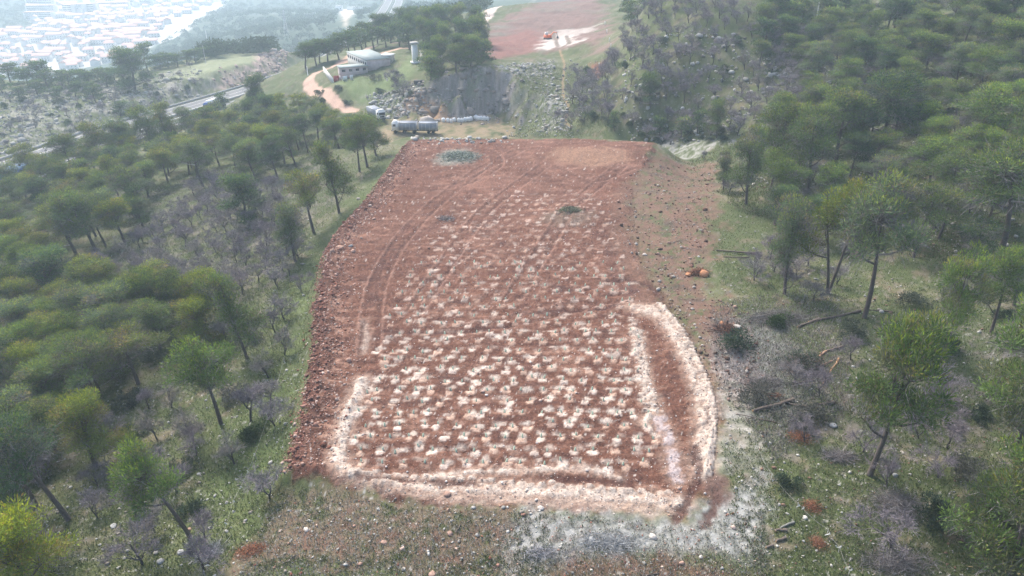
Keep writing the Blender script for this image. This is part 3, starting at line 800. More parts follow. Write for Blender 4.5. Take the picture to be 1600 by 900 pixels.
BARES = []
def make_bare(seed, H=4.2, spread=.95, c=(.19, .165, .175)):
    rs = random.Random(seed)
    root = empty('bare_tree', (0, 0, -500))
    tr = MB(); tw = MB(); segs = []
    def grow(p, d, L, r, dep):
        d = d / np.linalg.norm(d)
        q = p + d * L
        m_ = (p + q) / 2 + np.array([rs.gauss(0, .06), rs.gauss(0, .06), 0]) * L
        if dep < 3: tr.tube([p, m_, q], [r, r * .85, r * .7], 5 if dep < 2 else 3, (.075, .065, .062) if dep == 0 else (.13, .115, .115), cap=False)
        else: segs.append((p, q - p, L, r))
        if dep >= 5: return
        for _ in range(3 if dep else 4):
            nd = d + np.array([rs.gauss(0, 1), rs.gauss(0, 1), rs.gauss(.18, .6)]) * spread * .62
            if dep == 0: nd[2] = abs(nd[2]) + .35
            grow(q if rs.random() < .6 else m_, nd, L * rs.uniform(.6, .85), r * .58, dep + 1)
    grow(np.array([0, 0, -.2]), np.array([rs.gauss(0, .15), rs.gauss(0, .15), 1]), H * .33, .10, 0)
    P = np.array([s[0] for s in segs]); D = np.array([s[1] for s in segs]); L = np.array([s[2] for s in segs])
    v, f = quads_from(P, D, L * 1.1, .020); tw.add(v, f, c)
    n = len(P); k = R.integers(0, n, n * 3)
    st = P[k] + D[k] * R.random((n * 3, 1)); v, f = quads_from(st, D[k] / L[k][:, None] + R.normal(0, .7, (n * 3, 3)), R.uniform(.25, .6, n * 3), .014)
    tw.add(v, f, np.array(c) * 1.15)
    tr.build('trunk', M_BARK, root); tw.build('twigs', M_TWIG, root)
    BARES.append(root)
for k_ in range(6): make_bare(200 + k_, 4.2, [.9, 1.05, .8, 1.0, .95, 1.15][k_], [(.19, .165, .18), (.21, .19, .19), (.17, .15, .165), (.20, .18, .195), (.22, .20, .18), (.18, .155, .165)][k_])

BUSH = []
def make_bush(seed, c):
    rs = random.Random(seed); cr = MB()
    for q in range(11):
        cc = np.array([rs.gauss(0, .5), rs.gauss(0, .5), rs.uniform(.25, 1.0)]); r = rs.uniform(.3, .55); n = 150
        d = rdir(n); pos = cc + d * (r * R.random(n) ** .4)[:, None]
        pos[:, 2] = np.maximum(pos[:, 2], .02)
        v, f = quads_from(pos, d + R.normal(0, .5, (n, 3)) + [0, 0, .5], R.uniform(.12, .24, n), R.uniform(.02, .04, n))
        cr.add(v, f, np.repeat(np.array(c) * rs.uniform(.7, 1.3) * R.uniform(.75, 1.3, (n, 1)), 4, 0))
    o = cr.build('bush', M_LEAF); o.location = (0, 0, -500); BUSH.append(o)
for k_, c in enumerate([(.05, .075, .045), (.07, .085, .06), (.06, .095, .035), (.10, .10, .085)]): make_bush(300 + k_, c)

TREES = []          # (x, y, radius) of everything planted
def copy_thing(root):
    c = root.copy(); C.objects.link(c)
    for ch in root.children:
        d = ch.copy(); C.objects.link(d); d.parent = c
    return c
TINTS = {'yellow-tipped': (1.40, 1.28, .75, 1), 'bright green': (1.20, 1.30, .95, 1), 'mid green': (1.05, 1.08, 1.0, 1), 'dark green': (.72, .84, .95, 1),
         'grey-green': (1.25, 1.2, 1.55, 1), 'olive green': (1.3, 1.15, .95, 1), 'golden': (1.7, 1.5, .6, 1)}
LABELS = set()
def where(x, y, z, h):
    u, v = project(x, y, z + h)
    u2, v2 = project(x, y, z)
    return u, (v + v2) / 2
def uniq(first, x, y, z, h):
    u, v = where(x, y, z, h)
    a, b = f'{u / 16:.0f}', f'{v / 9:.0f}'
    lab = f'{first}, {a}% across, {b}% down the photo'
    if lab in LABELS: lab = f'{first}, {u / 16:.2f}'.rstrip('0').replace('.', ' point ', 0) + f'% across, {v / 9:.1f}% down'
    LABELS.add(lab)
    return lab
n_pine = 0; PQ = []; BQ = []
def size_word(h): return 'small' if h < 6.5 else 'tall' if h > 11 else 'mid-sized'
def pine(x, y, h, w, tint, zone, form=None, lean=0.0, leany=0.0, lab=None, rz=None):
    global n_pine
    z = g1(x, y)
    cand = [p for p, f in PINES if form is None or f == form] or [PINES[0][0]]
    src = random.choice(cand); n_pine += 1
    t = np.array(TINTS[tint]); t[:3] *= random.uniform(.88, 1.12)
    TREES.append((x, y, w * .5))
    PQ.append((math.sqrt(w * h) / math.hypot(y, x, CH - z), src, (x, y, z - .1), (leany, lean, random.uniform(0, 2 * PI) if rz is None else rz), (w / 7.6, w / 7.6, h / 10.2), tuple(t),
               lab, f'{size_word(h)} {tint.replace(chr(32), chr(45))} pine {zone}', h))
def pine_px(ub, vb, vtop, wpx, tint, zone, form=None, lean=-.05, lab=None, fixed_z=None):
    """a pine whose foot and top the photo shows"""
    x, y, z = G(ub, vb)
    d = y * cp - (z - CH) * sp
    lo, hi = 1.0, 30.0
    for _ in range(30):
        m_ = (lo + hi) / 2
        if project(x, y, z + m_)[1] > vtop: lo = m_
        else: hi = m_
    h = (lo + hi) / 2
    return pine(x, y, h, wpx * d / FPX, tint, zone, form, lean, 0, lab)
Z1 = 'in the wood below the field'; Z2 = 'on the slope beside the log piles'; Z3 = 'on the upper rocky slope'
HERO = [
 (345,663,515,112,'bright green',Z1,'umbrella',-.16,'fork-stemmed pine with a long bare lean near the tape beside the red bank'),
 (217,602,510,118,'olive green',Z1,'umbrella',-.18,None),(158,640,525,120,'mid green',Z1,'umbrella',-.15,None),
 (387,560,418,92,'mid green',Z1,'tall',-.08,None),(297,838,668,122,'bright green',Z1,'umbrella',-.2,None),
 (108,812,640,150,'dark green',Z1,'umbrella',-.22,None),(57,790,655,120,'dark green',Z1,'umbrella',-.2,None),
 (150,393,292,92,'mid green',Z1,'round',-.16,None),(118,395,318,90,'olive green',Z1,'round',-.1,None),(192,370,290,66,'grey-green',Z1,'round',-.15,None),(166,385,300,60,'mid green',Z1,'umbrella',-.15,None),
 (216,345,255,76,'mid green',Z1,'umbrella',-.12,None),(530,333,212,78,'mid green',Z1,'tall',-.05,None),(491,365,262,84,'olive green',Z1,'umbrella',-.14,None),
 (462,410,310,80,'grey-green',Z1,'tall',-.12,None),(574,260,172,72,'bright green',Z1,'umbrella',-.06,None),(588,243,178,60,'mid green',Z1,'tall',-.03,None),(562,268,190,60,'mid green',Z1,'umbrella',-.05,None),
 (318,292,215,66,'mid green',Z1,'umbrella',-.12,None),(384,348,262,80,'dark green',Z1,'full',-.08,None),(85,478,385,118,'dark green',Z1,'full',-.06,None),(150,480,402,88,'mid green',Z1,'round',-.06,None),
 (275,505,418,84,'mid green',Z1,'round',-.06,None),(240,515,420,80,'bright green',Z1,'round',-.08,None),(350,520,425,76,'mid green',Z1,'umbrella',-.06,None),(185,540,440,118,'grey-green',Z1,'full',-.05,None),
 (40,540,460,100,'grey-green',Z1,'full',-.05,None),(95,560,480,90,'olive green',Z1,'full',-.05,None),(20,640,520,110,'grey-green',Z1,'full',-.08,None),(80,650,560,110,'mid green',Z1,'full',-.06,None),
 (150,730,612,120,'yellow-tipped',Z1,'full',-.08,None),(50,700,610,110,'grey-green',Z1,'full',-.08,None),(55,965,790,172,'golden',Z1,'full',-.05,'golden-topped round pine in the lower corner of the wood'),
 (-20,860,740,110,'mid green',Z1,'full',-.05,None),
 (1358,742,478,150,'bright green',Z2,'round',.03,'bright green pine on a curved bare trunk below the log piles'),
 (1350,497,253,140,'grey-green',Z2,'umbrella',0,'tall grey-green pine on a straight thick trunk above the brush pile'),
 (1293,458,262,112,'yellow-tipped',Z2,'fork',-.04,'yellow-tipped pine with split pale limbs and a scarred trunk'),
 (1462,592,378,95,'bright green',Z2,'umbrella',0,None),(1548,520,384,92,'bright green',Z2,'round',.03,None),
 (1590,690,462,180,'bright green',Z2,'round',.02,None),(1575,915,672,190,'bright green',Z2,'full',.02,None),(1625,735,470,185,'bright green',Z2,'full',0,None),(1640,960,690,210,'bright green',Z2,'full',0,None),(1530,860,745,110,'mid green',Z2,'full',0,None),
 (1226,460,290,96,'grey-green',Z2,'tall',-.14,None),(1565,388,208,170,'mid green',Z2,'umbrella',-.02,None),(1428,400,280,90,'mid green',Z2,'umbrella',.03,None),(1378,392,268,80,'olive green',Z2,'umbrella',-.02,None),
 (1222,280,152,104,'mid green',Z2,'round',-.03,None),(1130,297,231,38,'grey-green',Z2,'tall',0,None),(1166,320,190,80,'mid green',Z2,'tall',0,None),
 (1372,240,100,130,'dark green',Z2,'round',0,None),(1305,262,132,110,'mid green',Z2,'round',0,None),(1262,300,165,100,'mid green',Z2,'round',-.02,None),(1530,235,128,118,'bright green',Z2,'umbrella',0,None),
 (1450,300,212,96,'bright green',Z2,'round',0,None),(1480,330,225,90,'mid green',Z2,'umbrella',0,None),(1016,168,110,50,'dark green',Z3,'full',0,'lone dark round pine on the bare scrub slope above the quarry'),
 (1440,118,42,86,'mid green',Z3,'full',0,None),(1560,112,22,100,'mid green',Z3,'full',0,None),(1500,118,80,60,'dark green',Z3,'full',0,None),(1590,300,110,90,'mid green',Z3,'full',0,None),
 (1600,200,120,90,'bright green',Z3,'full',0,None),(1398,205,138,70,'grey-green',Z3,'round',0,None),
 (410,196,110,48,'dark green','beside the highway','full',0,None),(422,205,140,46,'dark green','beside the highway','full',0,None),(398,205,150,46,'dark green','beside the highway','full',0,None),
 (352,176,143,34,'dark green','beside the highway','full',0,None),(210,140,67,67,'dark green','on the ridge before the town','full',0,None),(193,136,79,46,'dark green','on the ridge before the town','full',0,None),(232,112,63,41,'dark green','on the ridge before the town','full',0,None),
 (190,183,156,36,'dark green','on the rocky slope across the highway','full',0,None),
 (60,134,91,59,'dark green','on the ridge before the town','full',0,None),(18,132,96,44,'dark green','on the ridge before the town','full',0,None),(45,136,102,44,'dark green','on the ridge before the town','full',0,None),
 (5,146,117,39,'dark green','on the ridge before the town','full',0,None),(78,140,107,46,'dark green','on the ridge before the town','full',0,None),(96,134,107,39,'dark green','on the ridge before the town','full',0,None),(110,138,109,39,'dark green','on the ridge before the town','full',0,None),(125,132,105,36,'dark green','on the ridge before the town','full',0,None),(140,136,107,39,'dark green','on the ridge before the town','full',0,None),(155,131,104,36,'dark green','on the ridge before the town','full',0,None),(168,136,107,39,'dark green','on the ridge before the town','full',0,None),(180,128,103,33,'dark green','on the ridge before the town','full',0,None),(250,108,83,36,'dark green','on the ridge before the town','full',0,None),(262,104,79,36,'dark green','on the ridge before the town','full',0,None),(278,104,81,33,'dark green','on the ridge before the town','full',0,None),(292,99,76,33,'dark green','on the ridge before the town','full',0,None),(306,97,74,31,'dark green','on the ridge before the town','full',0,None),(320,93,72,31,'dark green','on the ridge before the town','full',0,None),(335,90,69,31,'dark green','on the ridge before the town','full',0,None),(350,86,67,28,'dark green','on the ridge before the town','full',0,None),(366,84,65,28,'dark green','on the ridge before the town','full',0,None),(150,160,131,36,'dark green','on the ridge before the town','full',0,None),(118,150,125,33,'dark green','on the ridge before the town','full',0,None),(90,156,133,33,'dark green','on the ridge before the town','full',0,None),(60,150,123,36,'dark green','on the ridge before the town','full',0,None),(30,158,133,33,'dark green','on the ridge before the town','full',0,None),(140,149,126,31,'dark green','on the ridge before the town','full',0,None),
 (668,112,62,40,'dark green','behind the farm sheds','full',0,None),(690,108,52,44,'mid green','behind the farm sheds','full',0,None),(712,106,48,46,'dark green','behind the farm sheds','full',0,None),(735,104,50,44,'mid green','behind the farm sheds','full',0,None),(752,100,58,40,'dark green','behind the farm sheds','full',0,None),(700,95,30,44,'mid green','behind the farm sheds','full',0,None),(725,90,22,46,'dark green','behind the farm sheds','full',0,None),(748,88,20,44,'mid green','behind the farm sheds','full',0,None),(680,90,25,42,'dark green','behind the farm sheds','full',0,None),(660,84,20,40,'mid green','behind the farm sheds','full',0,None),(645,74,15,40,'dark green','behind the farm sheds','full',0,None),(665,72,5,42,'mid green','behind the farm sheds','full',0,None),(690,74,2,44,'dark green','behind the farm sheds','full',0,None),(715,72,0,44,'mid green','behind the farm sheds','full',0,None),(740,70,4,40,'dark green','behind the farm sheds','full',0,None),(756,74,15,36,'mid green','behind the farm sheds','full',0,None),
 (478,110,64,52,'dark green','along the dirt road bend','round',0,None),(495,104,62,48,'dark green','along the dirt road bend','round',0,None),(512,99,58,48,'dark green','along the dirt road bend','round',0,None),(530,94,52,50,'dark green','along the dirt road bend','round',0,None),(548,90,48,48,'dark green','along the dirt road bend','round',0,None),(566,84,46,48,'dark green','along the dirt road bend','round',0,None),(585,80,42,48,'dark green','along the dirt road bend','round',0,None),(603,76,40,45,'dark green','along the dirt road bend','round',0,None),(625,72,32,48,'dark green','along the dirt road bend','round',0,None),
 (120,275,205,62,'mid green','in the wood by the highway','round',-.08,None),(160,272,192,62,'olive green','in the wood by the highway','round',-.08,None),(200,262,182,60,'grey-green','in the wood by the highway','round',-.08,None),(240,250,168,60,'mid green','in the wood by the highway','round',-.08,None),(272,238,162,55,'olive green','in the wood by the highway','round',-.08,None),(300,230,168,52,'grey-green','in the wood by the highway','round',-.08,None),(332,224,168,52,'mid green','in the wood by the highway','round',-.08,None),(60,292,226,62,'olive green','in the wood by the highway','round',-.08,None),(22,312,252,62,'grey-green','in the wood by the highway','round',-.08,None),(90,300,240,60,'mid green','in the wood by the highway','round',-.08,None),(365,222,170,50,'olive green','in the wood by the highway','round',-.08,None),(440,225,172,50,'grey-green','in the wood by the highway','round',-.08,None),
 (590,68,22,48,'dark green','behind the farm sheds','round',0,None),(610,64,18,48,'dark green','behind the farm sheds','round',0,None),(630,62,12,48,'dark green','behind the farm sheds','round',0,None),(572,74,32,44,'dark green','behind the farm sheds','round',0,None),(555,82,42,44,'dark green','behind the farm sheds','round',0,None),(650,60,8,46,'dark green','behind the farm sheds','round',0,None),(500,100,60,44,'dark green','behind the farm sheds','round',0,None),(640,80,34,44,'dark green','behind the farm sheds','round',0,None),(625,70,26,44,'dark green','behind the farm sheds','round',0,None),(604,74,36,40,'dark green','behind the farm sheds','round',0,None),(1120,215,150,42,'mid green',Z3,'full',0,None),(1090,210,168,34,'dark green',Z3,'full',0,None),(1030,212,178,34,'dark green',Z3,'full',0,None),(1065,214,180,34,'grey-green',Z3,'full',0,None),(960,205,172,26,'dark green',Z3,'full',0,None),
]
for h in HERO:
    pine_px(h[0], h[1], h[2], h[3], h[4], h[5], h[6], h[7], h[8])
def scatter(polypx, spacing, n_max=400, avoid=.8, jit=True, store=None):
    P = WP(polypx); xs = [p[0] for p in P]; ys = [p[1] for p in P]
    out = []
    rr = random.Random(int(sum(p[0] for p in polypx)))
    fails = 0
    while fails < 900 and len(out) < n_max:
        x, y = rr.uniform(min(xs), max(xs)), rr.uniform(min(ys), max(ys))
        if not inside(np.array([x]), np.array([y]), P)[0]: fails += .2; continue
        if any((x - a) ** 2 + (y - b) ** 2 < spacing ** 2 for a, b in out) or any((x - a) ** 2 + (y - b) ** 2 < (r * avoid) ** 2 + (spacing * .4) ** 2 for a, b, r in TREES): fails += 1; continue
        if y > 120 and float(pl_dist(np.array([x]), np.array([y]), hwy)[0][0]) < 17: fails += 1; continue
        u, v = project(x, y, g1(x, y))
        if u < -70 or u > 1740 or v > 1010 or v < -45: fails += .3; continue
        out.append((x, y))
    return out
def wood(poly, spacing, hr, wr, tints, zone, forms, lean=-.08, n=400):
    for x, y in scatter(poly, spacing, n):
        pine(x, y, random.uniform(*hr), random.uniform(*wr), random.choice(tints), zone, random.choice(forms), lean + random.gauss(0, .04))
MIX = ['mid green', 'mid green', 'olive green', 'grey-green', 'dark green', 'yellow-tipped']
wood([(-40,345),(60,300),(130,262),(260,235),(330,205),(480,190),(560,212),(590,232),(500,240),(430,290),(330,262),(260,320),(200,385),(60,400),(-40,420)], 5.8, (8, 11), (7.5, 10), MIX, Z1, ['round', 'umbrella', 'full'], n=88)
wood([(-40,420),(60,400),(110,440),(200,470),(330,470),(330,540),(220,560),(150,700),(60,760),(-40,900)], 5.0, (7, 10), (7, 9), ['mid green', 'grey-green', 'bright green', 'olive green', 'yellow-tipped'], Z1, ['round', 'full'], n=38)
wood([(0,140),(0,120),(90,118),(170,122),(240,112),(330,88),(330,72),(270,80),(240,95),(170,125),(100,142)], 6.5, (6, 8), (7, 9), ['dark green', 'mid green'], 'on the ridge before the town', ['full', 'round'], n=10)
wood([(460,100),(545,70),(640,62),(700,80),(760,85),(765,40),(735,30),(640,30),(560,55),(480,78)], 7.5, (9, 12), (8, 11), ['dark green', 'mid green', 'grey-green'], 'behind the farm sheds', ['round', 'umbrella'], 0, n=14)
wood([(655,125),(700,100),(758,88),(762,100),(720,108),(665,130)], 6, (8, 11), (8, 10), ['dark green', 'mid green'], 'beside the white water tower', ['round', 'full'], 0, n=10)
wood([(950,60),(1260,62),(1330,40),(1600,60),(1600,-20),(960,-30)], 7.2, (8, 11), (8, 10.5), ['dark green', 'mid green', 'mid green'], 'along the skyline of the scrub slope', ['full', 'round'], 0, n=62)
wood([(1160,330),(1200,200),(1350,120),(1480,130),(1600,90),(1620,330),(1500,330),(1330,260)], 8.0, (8, 11), (8, 10), ['mid green', 'dark green', 'bright green'], Z3, ['round', 'umbrella', 'full'], 0, n=16)
wood([(1330,150),(1620,150),(1620,10),(1380,15)], 6.5, (8, 11), (8.5, 11), ['dark green', 'mid green', 'grey-green'], 'high on the scrub slope', ['full', 'round'], 0, n=26)
wood([(1150,330),(1600,480),(1610,130),(1250,115)], 6.0, (7, 10), (7.5, 10), ['dark green', 'mid green', 'grey-green', 'bright green'], 'on the wooded slope by the logs', ['full', 'round', 'umbrella'], 0, n=30)
wood([(1180,110),(1340,120),(1600,110),(1600,-15),(1200,-15)], 6.0, (8, 10), (8, 10), ['dark green', 'mid green'], 'along the skyline of the scrub slope', ['full', 'round'], 0, n=34)
print('pines', n_pine)

n_b = 0
def bare(x, y, h, zone):
    global n_b
    z = g1(x, y); n_b += 1
    s = h / 3.7
    TREES.append((x, y, h * .35))
    BQ.append((h / math.hypot(y, x, CH - z), random.choice(BARES), (x, y, z - .05), (random.gauss(0, .05), random.gauss(-.03, .06), random.uniform(0, 6.28)), (s * random.uniform(1.0, 1.3), s * random.uniform(1.0, 1.3), s), (1, 1, 1, 1),
               None, f'leafless grey-twigged tree {zone}', h))
for u, v, h in [(392,660,4.5),(222,880,4.2),(212,805,3.6),(322,845,3.2),(305,712,3.0),(268,635,3.2),(445,555,3.6),(420,590,3.2),(352,532,3.4),(445,500,4),(430,520,3.4),(1225,455,4),(1100,250,2.2),(1395,855,4.6),(1385,760,3.2),(1280,620,3.6),(1240,600,3.2),
                (1450,660,4.2),(1480,700,3.6),(1330,560,3.0),(1440,560,3.4),(1470,620,4),(1325,400,3.0),(1180,420,3.2),(470,455,3.2),(468,405,3.4),(1140,300,3.4),(1560,860,3),(925,165,5),(940,178,5),(905,165,5),(925,150,4.5),(870,195,4),(630,150,6),(620,135,6),(655,170,4)]:
    x, y = W(u, v); bare(x, y, h, 'standing in the grass' if v > 300 else 'near the quarry')
for poly, sp_, hr, zone, n in [([(130,420),(200,390),(280,330),(330,280),(430,300),(480,370),(470,440),(380,470),(300,455),(180,440)], 3.2, (3, 4.4), 'in the thicket within the wood', 95),
        ([(900,100),(950,110),(960,70),(1250,70),(1330,50),(1600,120),(1380,140),(1200,180),(1150,218),(1000,218),(890,205)], 3.9, (3.6, 5.6), 'on the scrub slope above the quarry', 150),
        ([(-20,240),(260,180),(330,130),(240,125),(0,150)], 5.5, (2.4, 4), 'on the rocky slope across the highway', 50),
        ([(260,125),(420,98),(400,80),(300,92)], 9, (2.6, 4), 'on the grass above the rock cut', 10),
        ([(1180,300),(1600,440),(1600,150),(1250,140)], 4.5, (3, 4.5), 'under the pines of the upper slope', 40), ([(0,560),(170,600),(330,650),(430,620),(430,760),(330,900),(60,900)], 5, (2.8, 4), 'in the lower wood by the tape', 22),
        ([(1170,420),(1250,380),(1330,430),(1300,480),(1180,460)], 3.4, (3, 4), 'behind the brush pile', 8), ([(1240,690),(1480,640),(1500,760),(1300,700)], 4.5, (2.6, 3.6), 'below the log piles', 8)]:
    for x, y in scatter(poly, sp_, n, .55): bare(x, y, random.uniform(*hr), zone)
print('bares', n_b)
from mathutils import Euler, Matrix
def arrays(me):
    v = np.empty(len(me.vertices) * 3, np.float32); me.vertices.foreach_get('co', v)
    c = np.empty(len(me.vertices) * 4, np.float32); me.color_attributes['Col'].data.foreach_get('color', c)
    return v.reshape(-1, 3), c.reshape(-1, 4)[:, :3]
def plant(queue, cat, group, massname, step, grow):
    """the 300 that show largest stand as things; the small far rest is one mass"""
    queue.sort(key=lambda q: -q[0])
    mass, wood = MB(), MB(); cache = {}
    for k, (_s, src, loc, rot, scl, col, lab, first, h) in enumerate(queue):
        if k < 300:
            c = copy_thing(src); c.location = loc; c.rotation_mode = 'ZYX'; c.rotation_euler = rot; c.scale = scl
            for ch in c.children:
                if ch.name.startswith('crown'): ch.color = col
            tag(c, lab or uniq(first, loc[0], loc[1], loc[2], h * .7), cat, group)
            continue
        if src not in cache:
            ch = [q for q in src.children if q.name.startswith(('crown', 'twigs'))][0]; v, cc = arrays(ch.data)
            v = v.reshape(-1, 4, 3)[::step]; cc = cc.reshape(-1, 4, 3)[::step].reshape(-1, 3); m_ = v.mean(1, keepdims=True); v = (m_ + (v - m_) * grow).reshape(-1, 3)
            tch = [q for q in src.children if q.name.startswith('trunk')][0]
            tv, tc_ = arrays(tch.data); fl = np.array([tuple(p.vertices) for p in tch.data.polygons if len(p.vertices) == 4])
            cache[src] = (v, cc, tv, tc_, fl)
        v, cc, tv, tc_, fl = cache[src]
        M = np.array((Matrix.Translation(loc) @ Euler(rot, 'ZYX').to_matrix().to_4x4() @ Matrix.Diagonal((*scl, 1))))
        vv = v @ M[:3, :3].T + M[:3, 3]; mass.add(vv, np.arange(len(vv)).reshape(-1, 4), np.clip(cc * np.array(col[:3]), 0, 1))
        wood.add(tv @ M[:3, :3].T + M[:3, 3], fl, tc_)
    if mass.n:
        o = mass.build(massname, M_LEAF if cat[0] == 'p' else M_TWIG); o['kind'] = 'stuff'
        w_ = wood.build('stems', M_BARK, o)
plant(PQ, 'pine tree', 'pines on the hillsides', 'distant_pine_wood', 6, 2.3)
plant(BQ, 'bare tree', 'leafless trees on the hillsides', 'distant_scrub', 3, 1.7)
for poly, sp_, n, zone in [([(900,190),(1150,200),(1150,218),(1000,218)], 3, 16, 'in the hollow behind the field'), ([(0,230),(250,180),(320,140),(200,125),(0,150)], 8, 26, 'on the rocky slope across the highway'),
        ([(500,150),(640,110),(660,150),(600,180),(540,165)], 7, 9, 'on the grass near the dirt road'), ([(1140,520),(1600,420),(1600,860),(1250,860)], 6, 16, 'among the pines by the logs'), ([(180,560),(420,520),(400,720),(240,880)], 7, 14, 'on the grass below the bank'),
        ([(900,110),(1250,80),(1400,120),(1200,180),(950,190)], 9, 20, 'on the scrub slope above the quarry'), ([(445,185),(480,150),(540,175),(470,200)], 5, 8, 'beside the dirt road bend')]:
    for x, y in scatter(poly, sp_, n, .4):
        b = random.choice(BUSH); c = b.copy(); C.objects.link(c); z = g1(x, y)
        c.location = (x, y, z - .05); s = random.uniform(.7, 1.8); c.scale = (s * 1.2, s * 1.2, s); c.rotation_euler[2] = random.uniform(0, 6.28)
        tag(c, uniq(f'low evergreen bush {zone}', x, y, z, .5), 'bush', 'bushes on the hillsides')
for o in [p for p, _ in PINES] + BARES:
    for ch in list(o.children): bpy.data.objects.remove(ch)
    bpy.data.objects.remove(o)
for o in BUSH: bpy.data.objects.remove(o)

# ------------------------------------------------------------------ rocks
_t = (1 + 5 ** .5) / 2
ICO_V = np.array([(-1, _t, 0), (1, _t, 0), (-1, -_t, 0), (1, -_t, 0), (0, -1, _t), (0, 1, _t), (0, -1, -_t), (0, 1, -_t), (_t, 0, -1), (_t, 0, 1), (-_t, 0, -1), (-_t, 0, 1)]) / 1.9
ICO_F = np.array([(0, 11, 5), (0, 5, 1), (0, 1, 7), (0, 7, 10), (0, 10, 11), (1, 5, 9), (5, 11, 4), (11, 10, 2), (10, 7, 6), (7, 1, 8), (3, 9, 4), (3, 4, 2), (3, 2, 6), (3, 6, 8), (3, 8, 9), (4, 9, 5), (2, 4, 11), (6, 2, 10), (8, 6, 7), (9, 8, 1)])
def rocks(name, xy, size, cols, sink=.25, kind='stuff'):
    n = len(xy); x, y = xy[:, 0], xy[:, 1]; z = zg(x, y)
    s = np.asarray(size)
    V = ICO_V[None] * (1 + R.normal(0, .22, (n, 12, 1))) * (s[:, None, None] * R.uniform(.6, 1.25, (n, 1, 3)) * [1, 1, .75])
    a = R.uniform(0, 2 * PI, n); ca, sa = np.cos(a)[:, None], np.sin(a)[:, None]
    V = np.stack([V[..., 0] * ca - V[..., 1] * sa, V[..., 0] * sa + V[..., 1] * ca, V[..., 2]], -1)
    V += np.stack([x, y, z + s * (.5 - sink)], 1)[:, None]
    Fc = (ICO_F[None] + (np.arange(n) * 12)[:, None, None]).reshape(-1, 3)
    c = np.asarray(cols)[R.integers(0, len(cols), n)] * R.uniform(.75, 1.2, (n, 1))
    mb = MB(); mb.add(V.reshape(-1, 3), Fc, np.repeat(c, 12, 0))
    o = mb.build(name, M_ROCK)
    if kind: o['kind'] = kind
    return o
def sample_poly(poly, n, world=False):
    P = poly if world else WP(poly); xs = [p[0] for p in P]; ys = [p[1] for p in P]; out = np.zeros((0, 2))
    while len(out) < n:
        # denser where it is near
        y = 1 / R.uniform(1 / max(ys), 1 / min(ys), n * 2); x = R.uniform(min(xs), max(xs), n * 2)
        m = inside(x, y, P); out = np.concatenate([out, np.stack([x[m], y[m]], 1)])
    return out[:n]
PINK = [(.42, .27, .21), (.36, .20, .15), (.26, .12, .085), (.5, .38, .32), (.22, .095, .065)]
LIME = [(.42, .41, .38), (.34, .33, .31), (.5, .48, .44), (.30, .27, .23)]
bank = catmull([FIELD[i] for i in range(0, 11)], 10)
def along(path, n, spread, off=0.0):
    t = R.uniform(0, len(path) - 1.001, n); i = t.astype(int); f = (t - i)[:, None]
    # weight equally by length
    seg = np.linalg.norm(np.diff(path, axis=0), axis=1); cs = np.concatenate([[0], np.cumsum(seg)])
    q = R.uniform(0, cs[-1], n); i = np.clip(np.searchsorted(cs, q) - 1, 0, len(path) - 2); f = ((q - cs[i]) / seg[i])[:, None]
    P = path[i] * (1 - f) + path[i + 1] * f
    T = path[i + 1] - path[i]; T /= np.linalg.norm(T, axis=1)[:, None]
    N = np.stack([-T[:, 1], T[:, 0]], 1)
    if N[:, 0].mean() < 0: N = -N
    return P + N * (off + R.normal(0, 1, n) * spread)[:, None]
rocks('bank_rubble', along(bank, 5200, 1.5, 2.0), R.gamma(1.3, .045, 5200) + .025, PINK)
rocks('bank_clods', along(bank, 3500, .6, .3), R.gamma(1.5, .04, 3500) + .03, [(.13, .06, .045), (.18, .08, .06), (.30, .17, .13)])
fs = sample_poly([(x, y) for x, y in FIELD], 9000, True)
rocks('field_stones', fs, R.gamma(1.3, .022, 9000) + .015, [(.6, .54, .5), (.4, .27, .22), (.46, .33, .27), (.34, .2, .15)])
hs = sample_poly([(0, 935), (0, 420), (480, 330), (520, 380), (470, 600), (440, 760), (860, 800), (850, 935)], 5200)
rocks('grass_stones', hs, R.gamma(1.3, .035, 5200) + .015, LIME)
hs = sample_poly([(1200, 935), (1120, 700), (1110, 500), (1010, 300), (1150, 240), (1600, 380), (1600, 935)], 6000)
rocks('slope_stones', hs, R.gamma(1.3, .035, 6000) + .015, LIME + [(.24, .15, .11)])
hs = sample_poly([(430, 785), (1080, 825), (1190, 770), (1200, 925), (340, 925)], 4200)
rocks('rough_stones', hs, R.gamma(1.1, .026, 4200) + .012, LIME + PINK)
hs = sample_poly([(0, 262), (270, 178), (330, 140), (300, 105), (0, 145)], 2600)
rocks('far_slope_stones', hs, R.gamma(1.6, .17, 2600) + .08, [(.30,.29,.26),(.24,.23,.21),(.36,.35,.32)])
hs = np.concatenate([sample_poly([(770, 100), (870, 92), (860, 122), (790, 128)], 260), sample_poly([(862, 120), (892, 150), (892, 208), (845, 208)], 180), sample_poly([(570, 150), (645, 128), (665, 170), (600, 185)], 500), sample_poly([(960, 110), (1400, 60), (1400, 200), (960, 215)], 1400), sample_poly([(640, 216), (800, 218), (800, 226), (640, 226)], 300)])
rocks('quarry_stones', hs, R.gamma(2, .12, len(hs)) + .08, LIME)
_q = QUARRY[2:8]; fx = along(catmull([(x, y + 6) for x, y in _q], 8), 420, 4.5)
rocks('cut_face_rocks', fx, R.gamma(1.3, .3, 420) + .1, [(.27, .235, .21), (.20, .18, .16), (.34, .30, .27), (.30, .24, .2)], .45)
hs = np.concatenate([along(catmull(WP([(345, 138), (380, 118), (430, 96), (476, 78)]), 8), 900, 4)])
rocks('rock_cut_blocks', hs, R.gamma(2, .25, len(hs)) + .15, [(.46, .34, .29), (.36, .27, .24), (.5, .42, .38)])

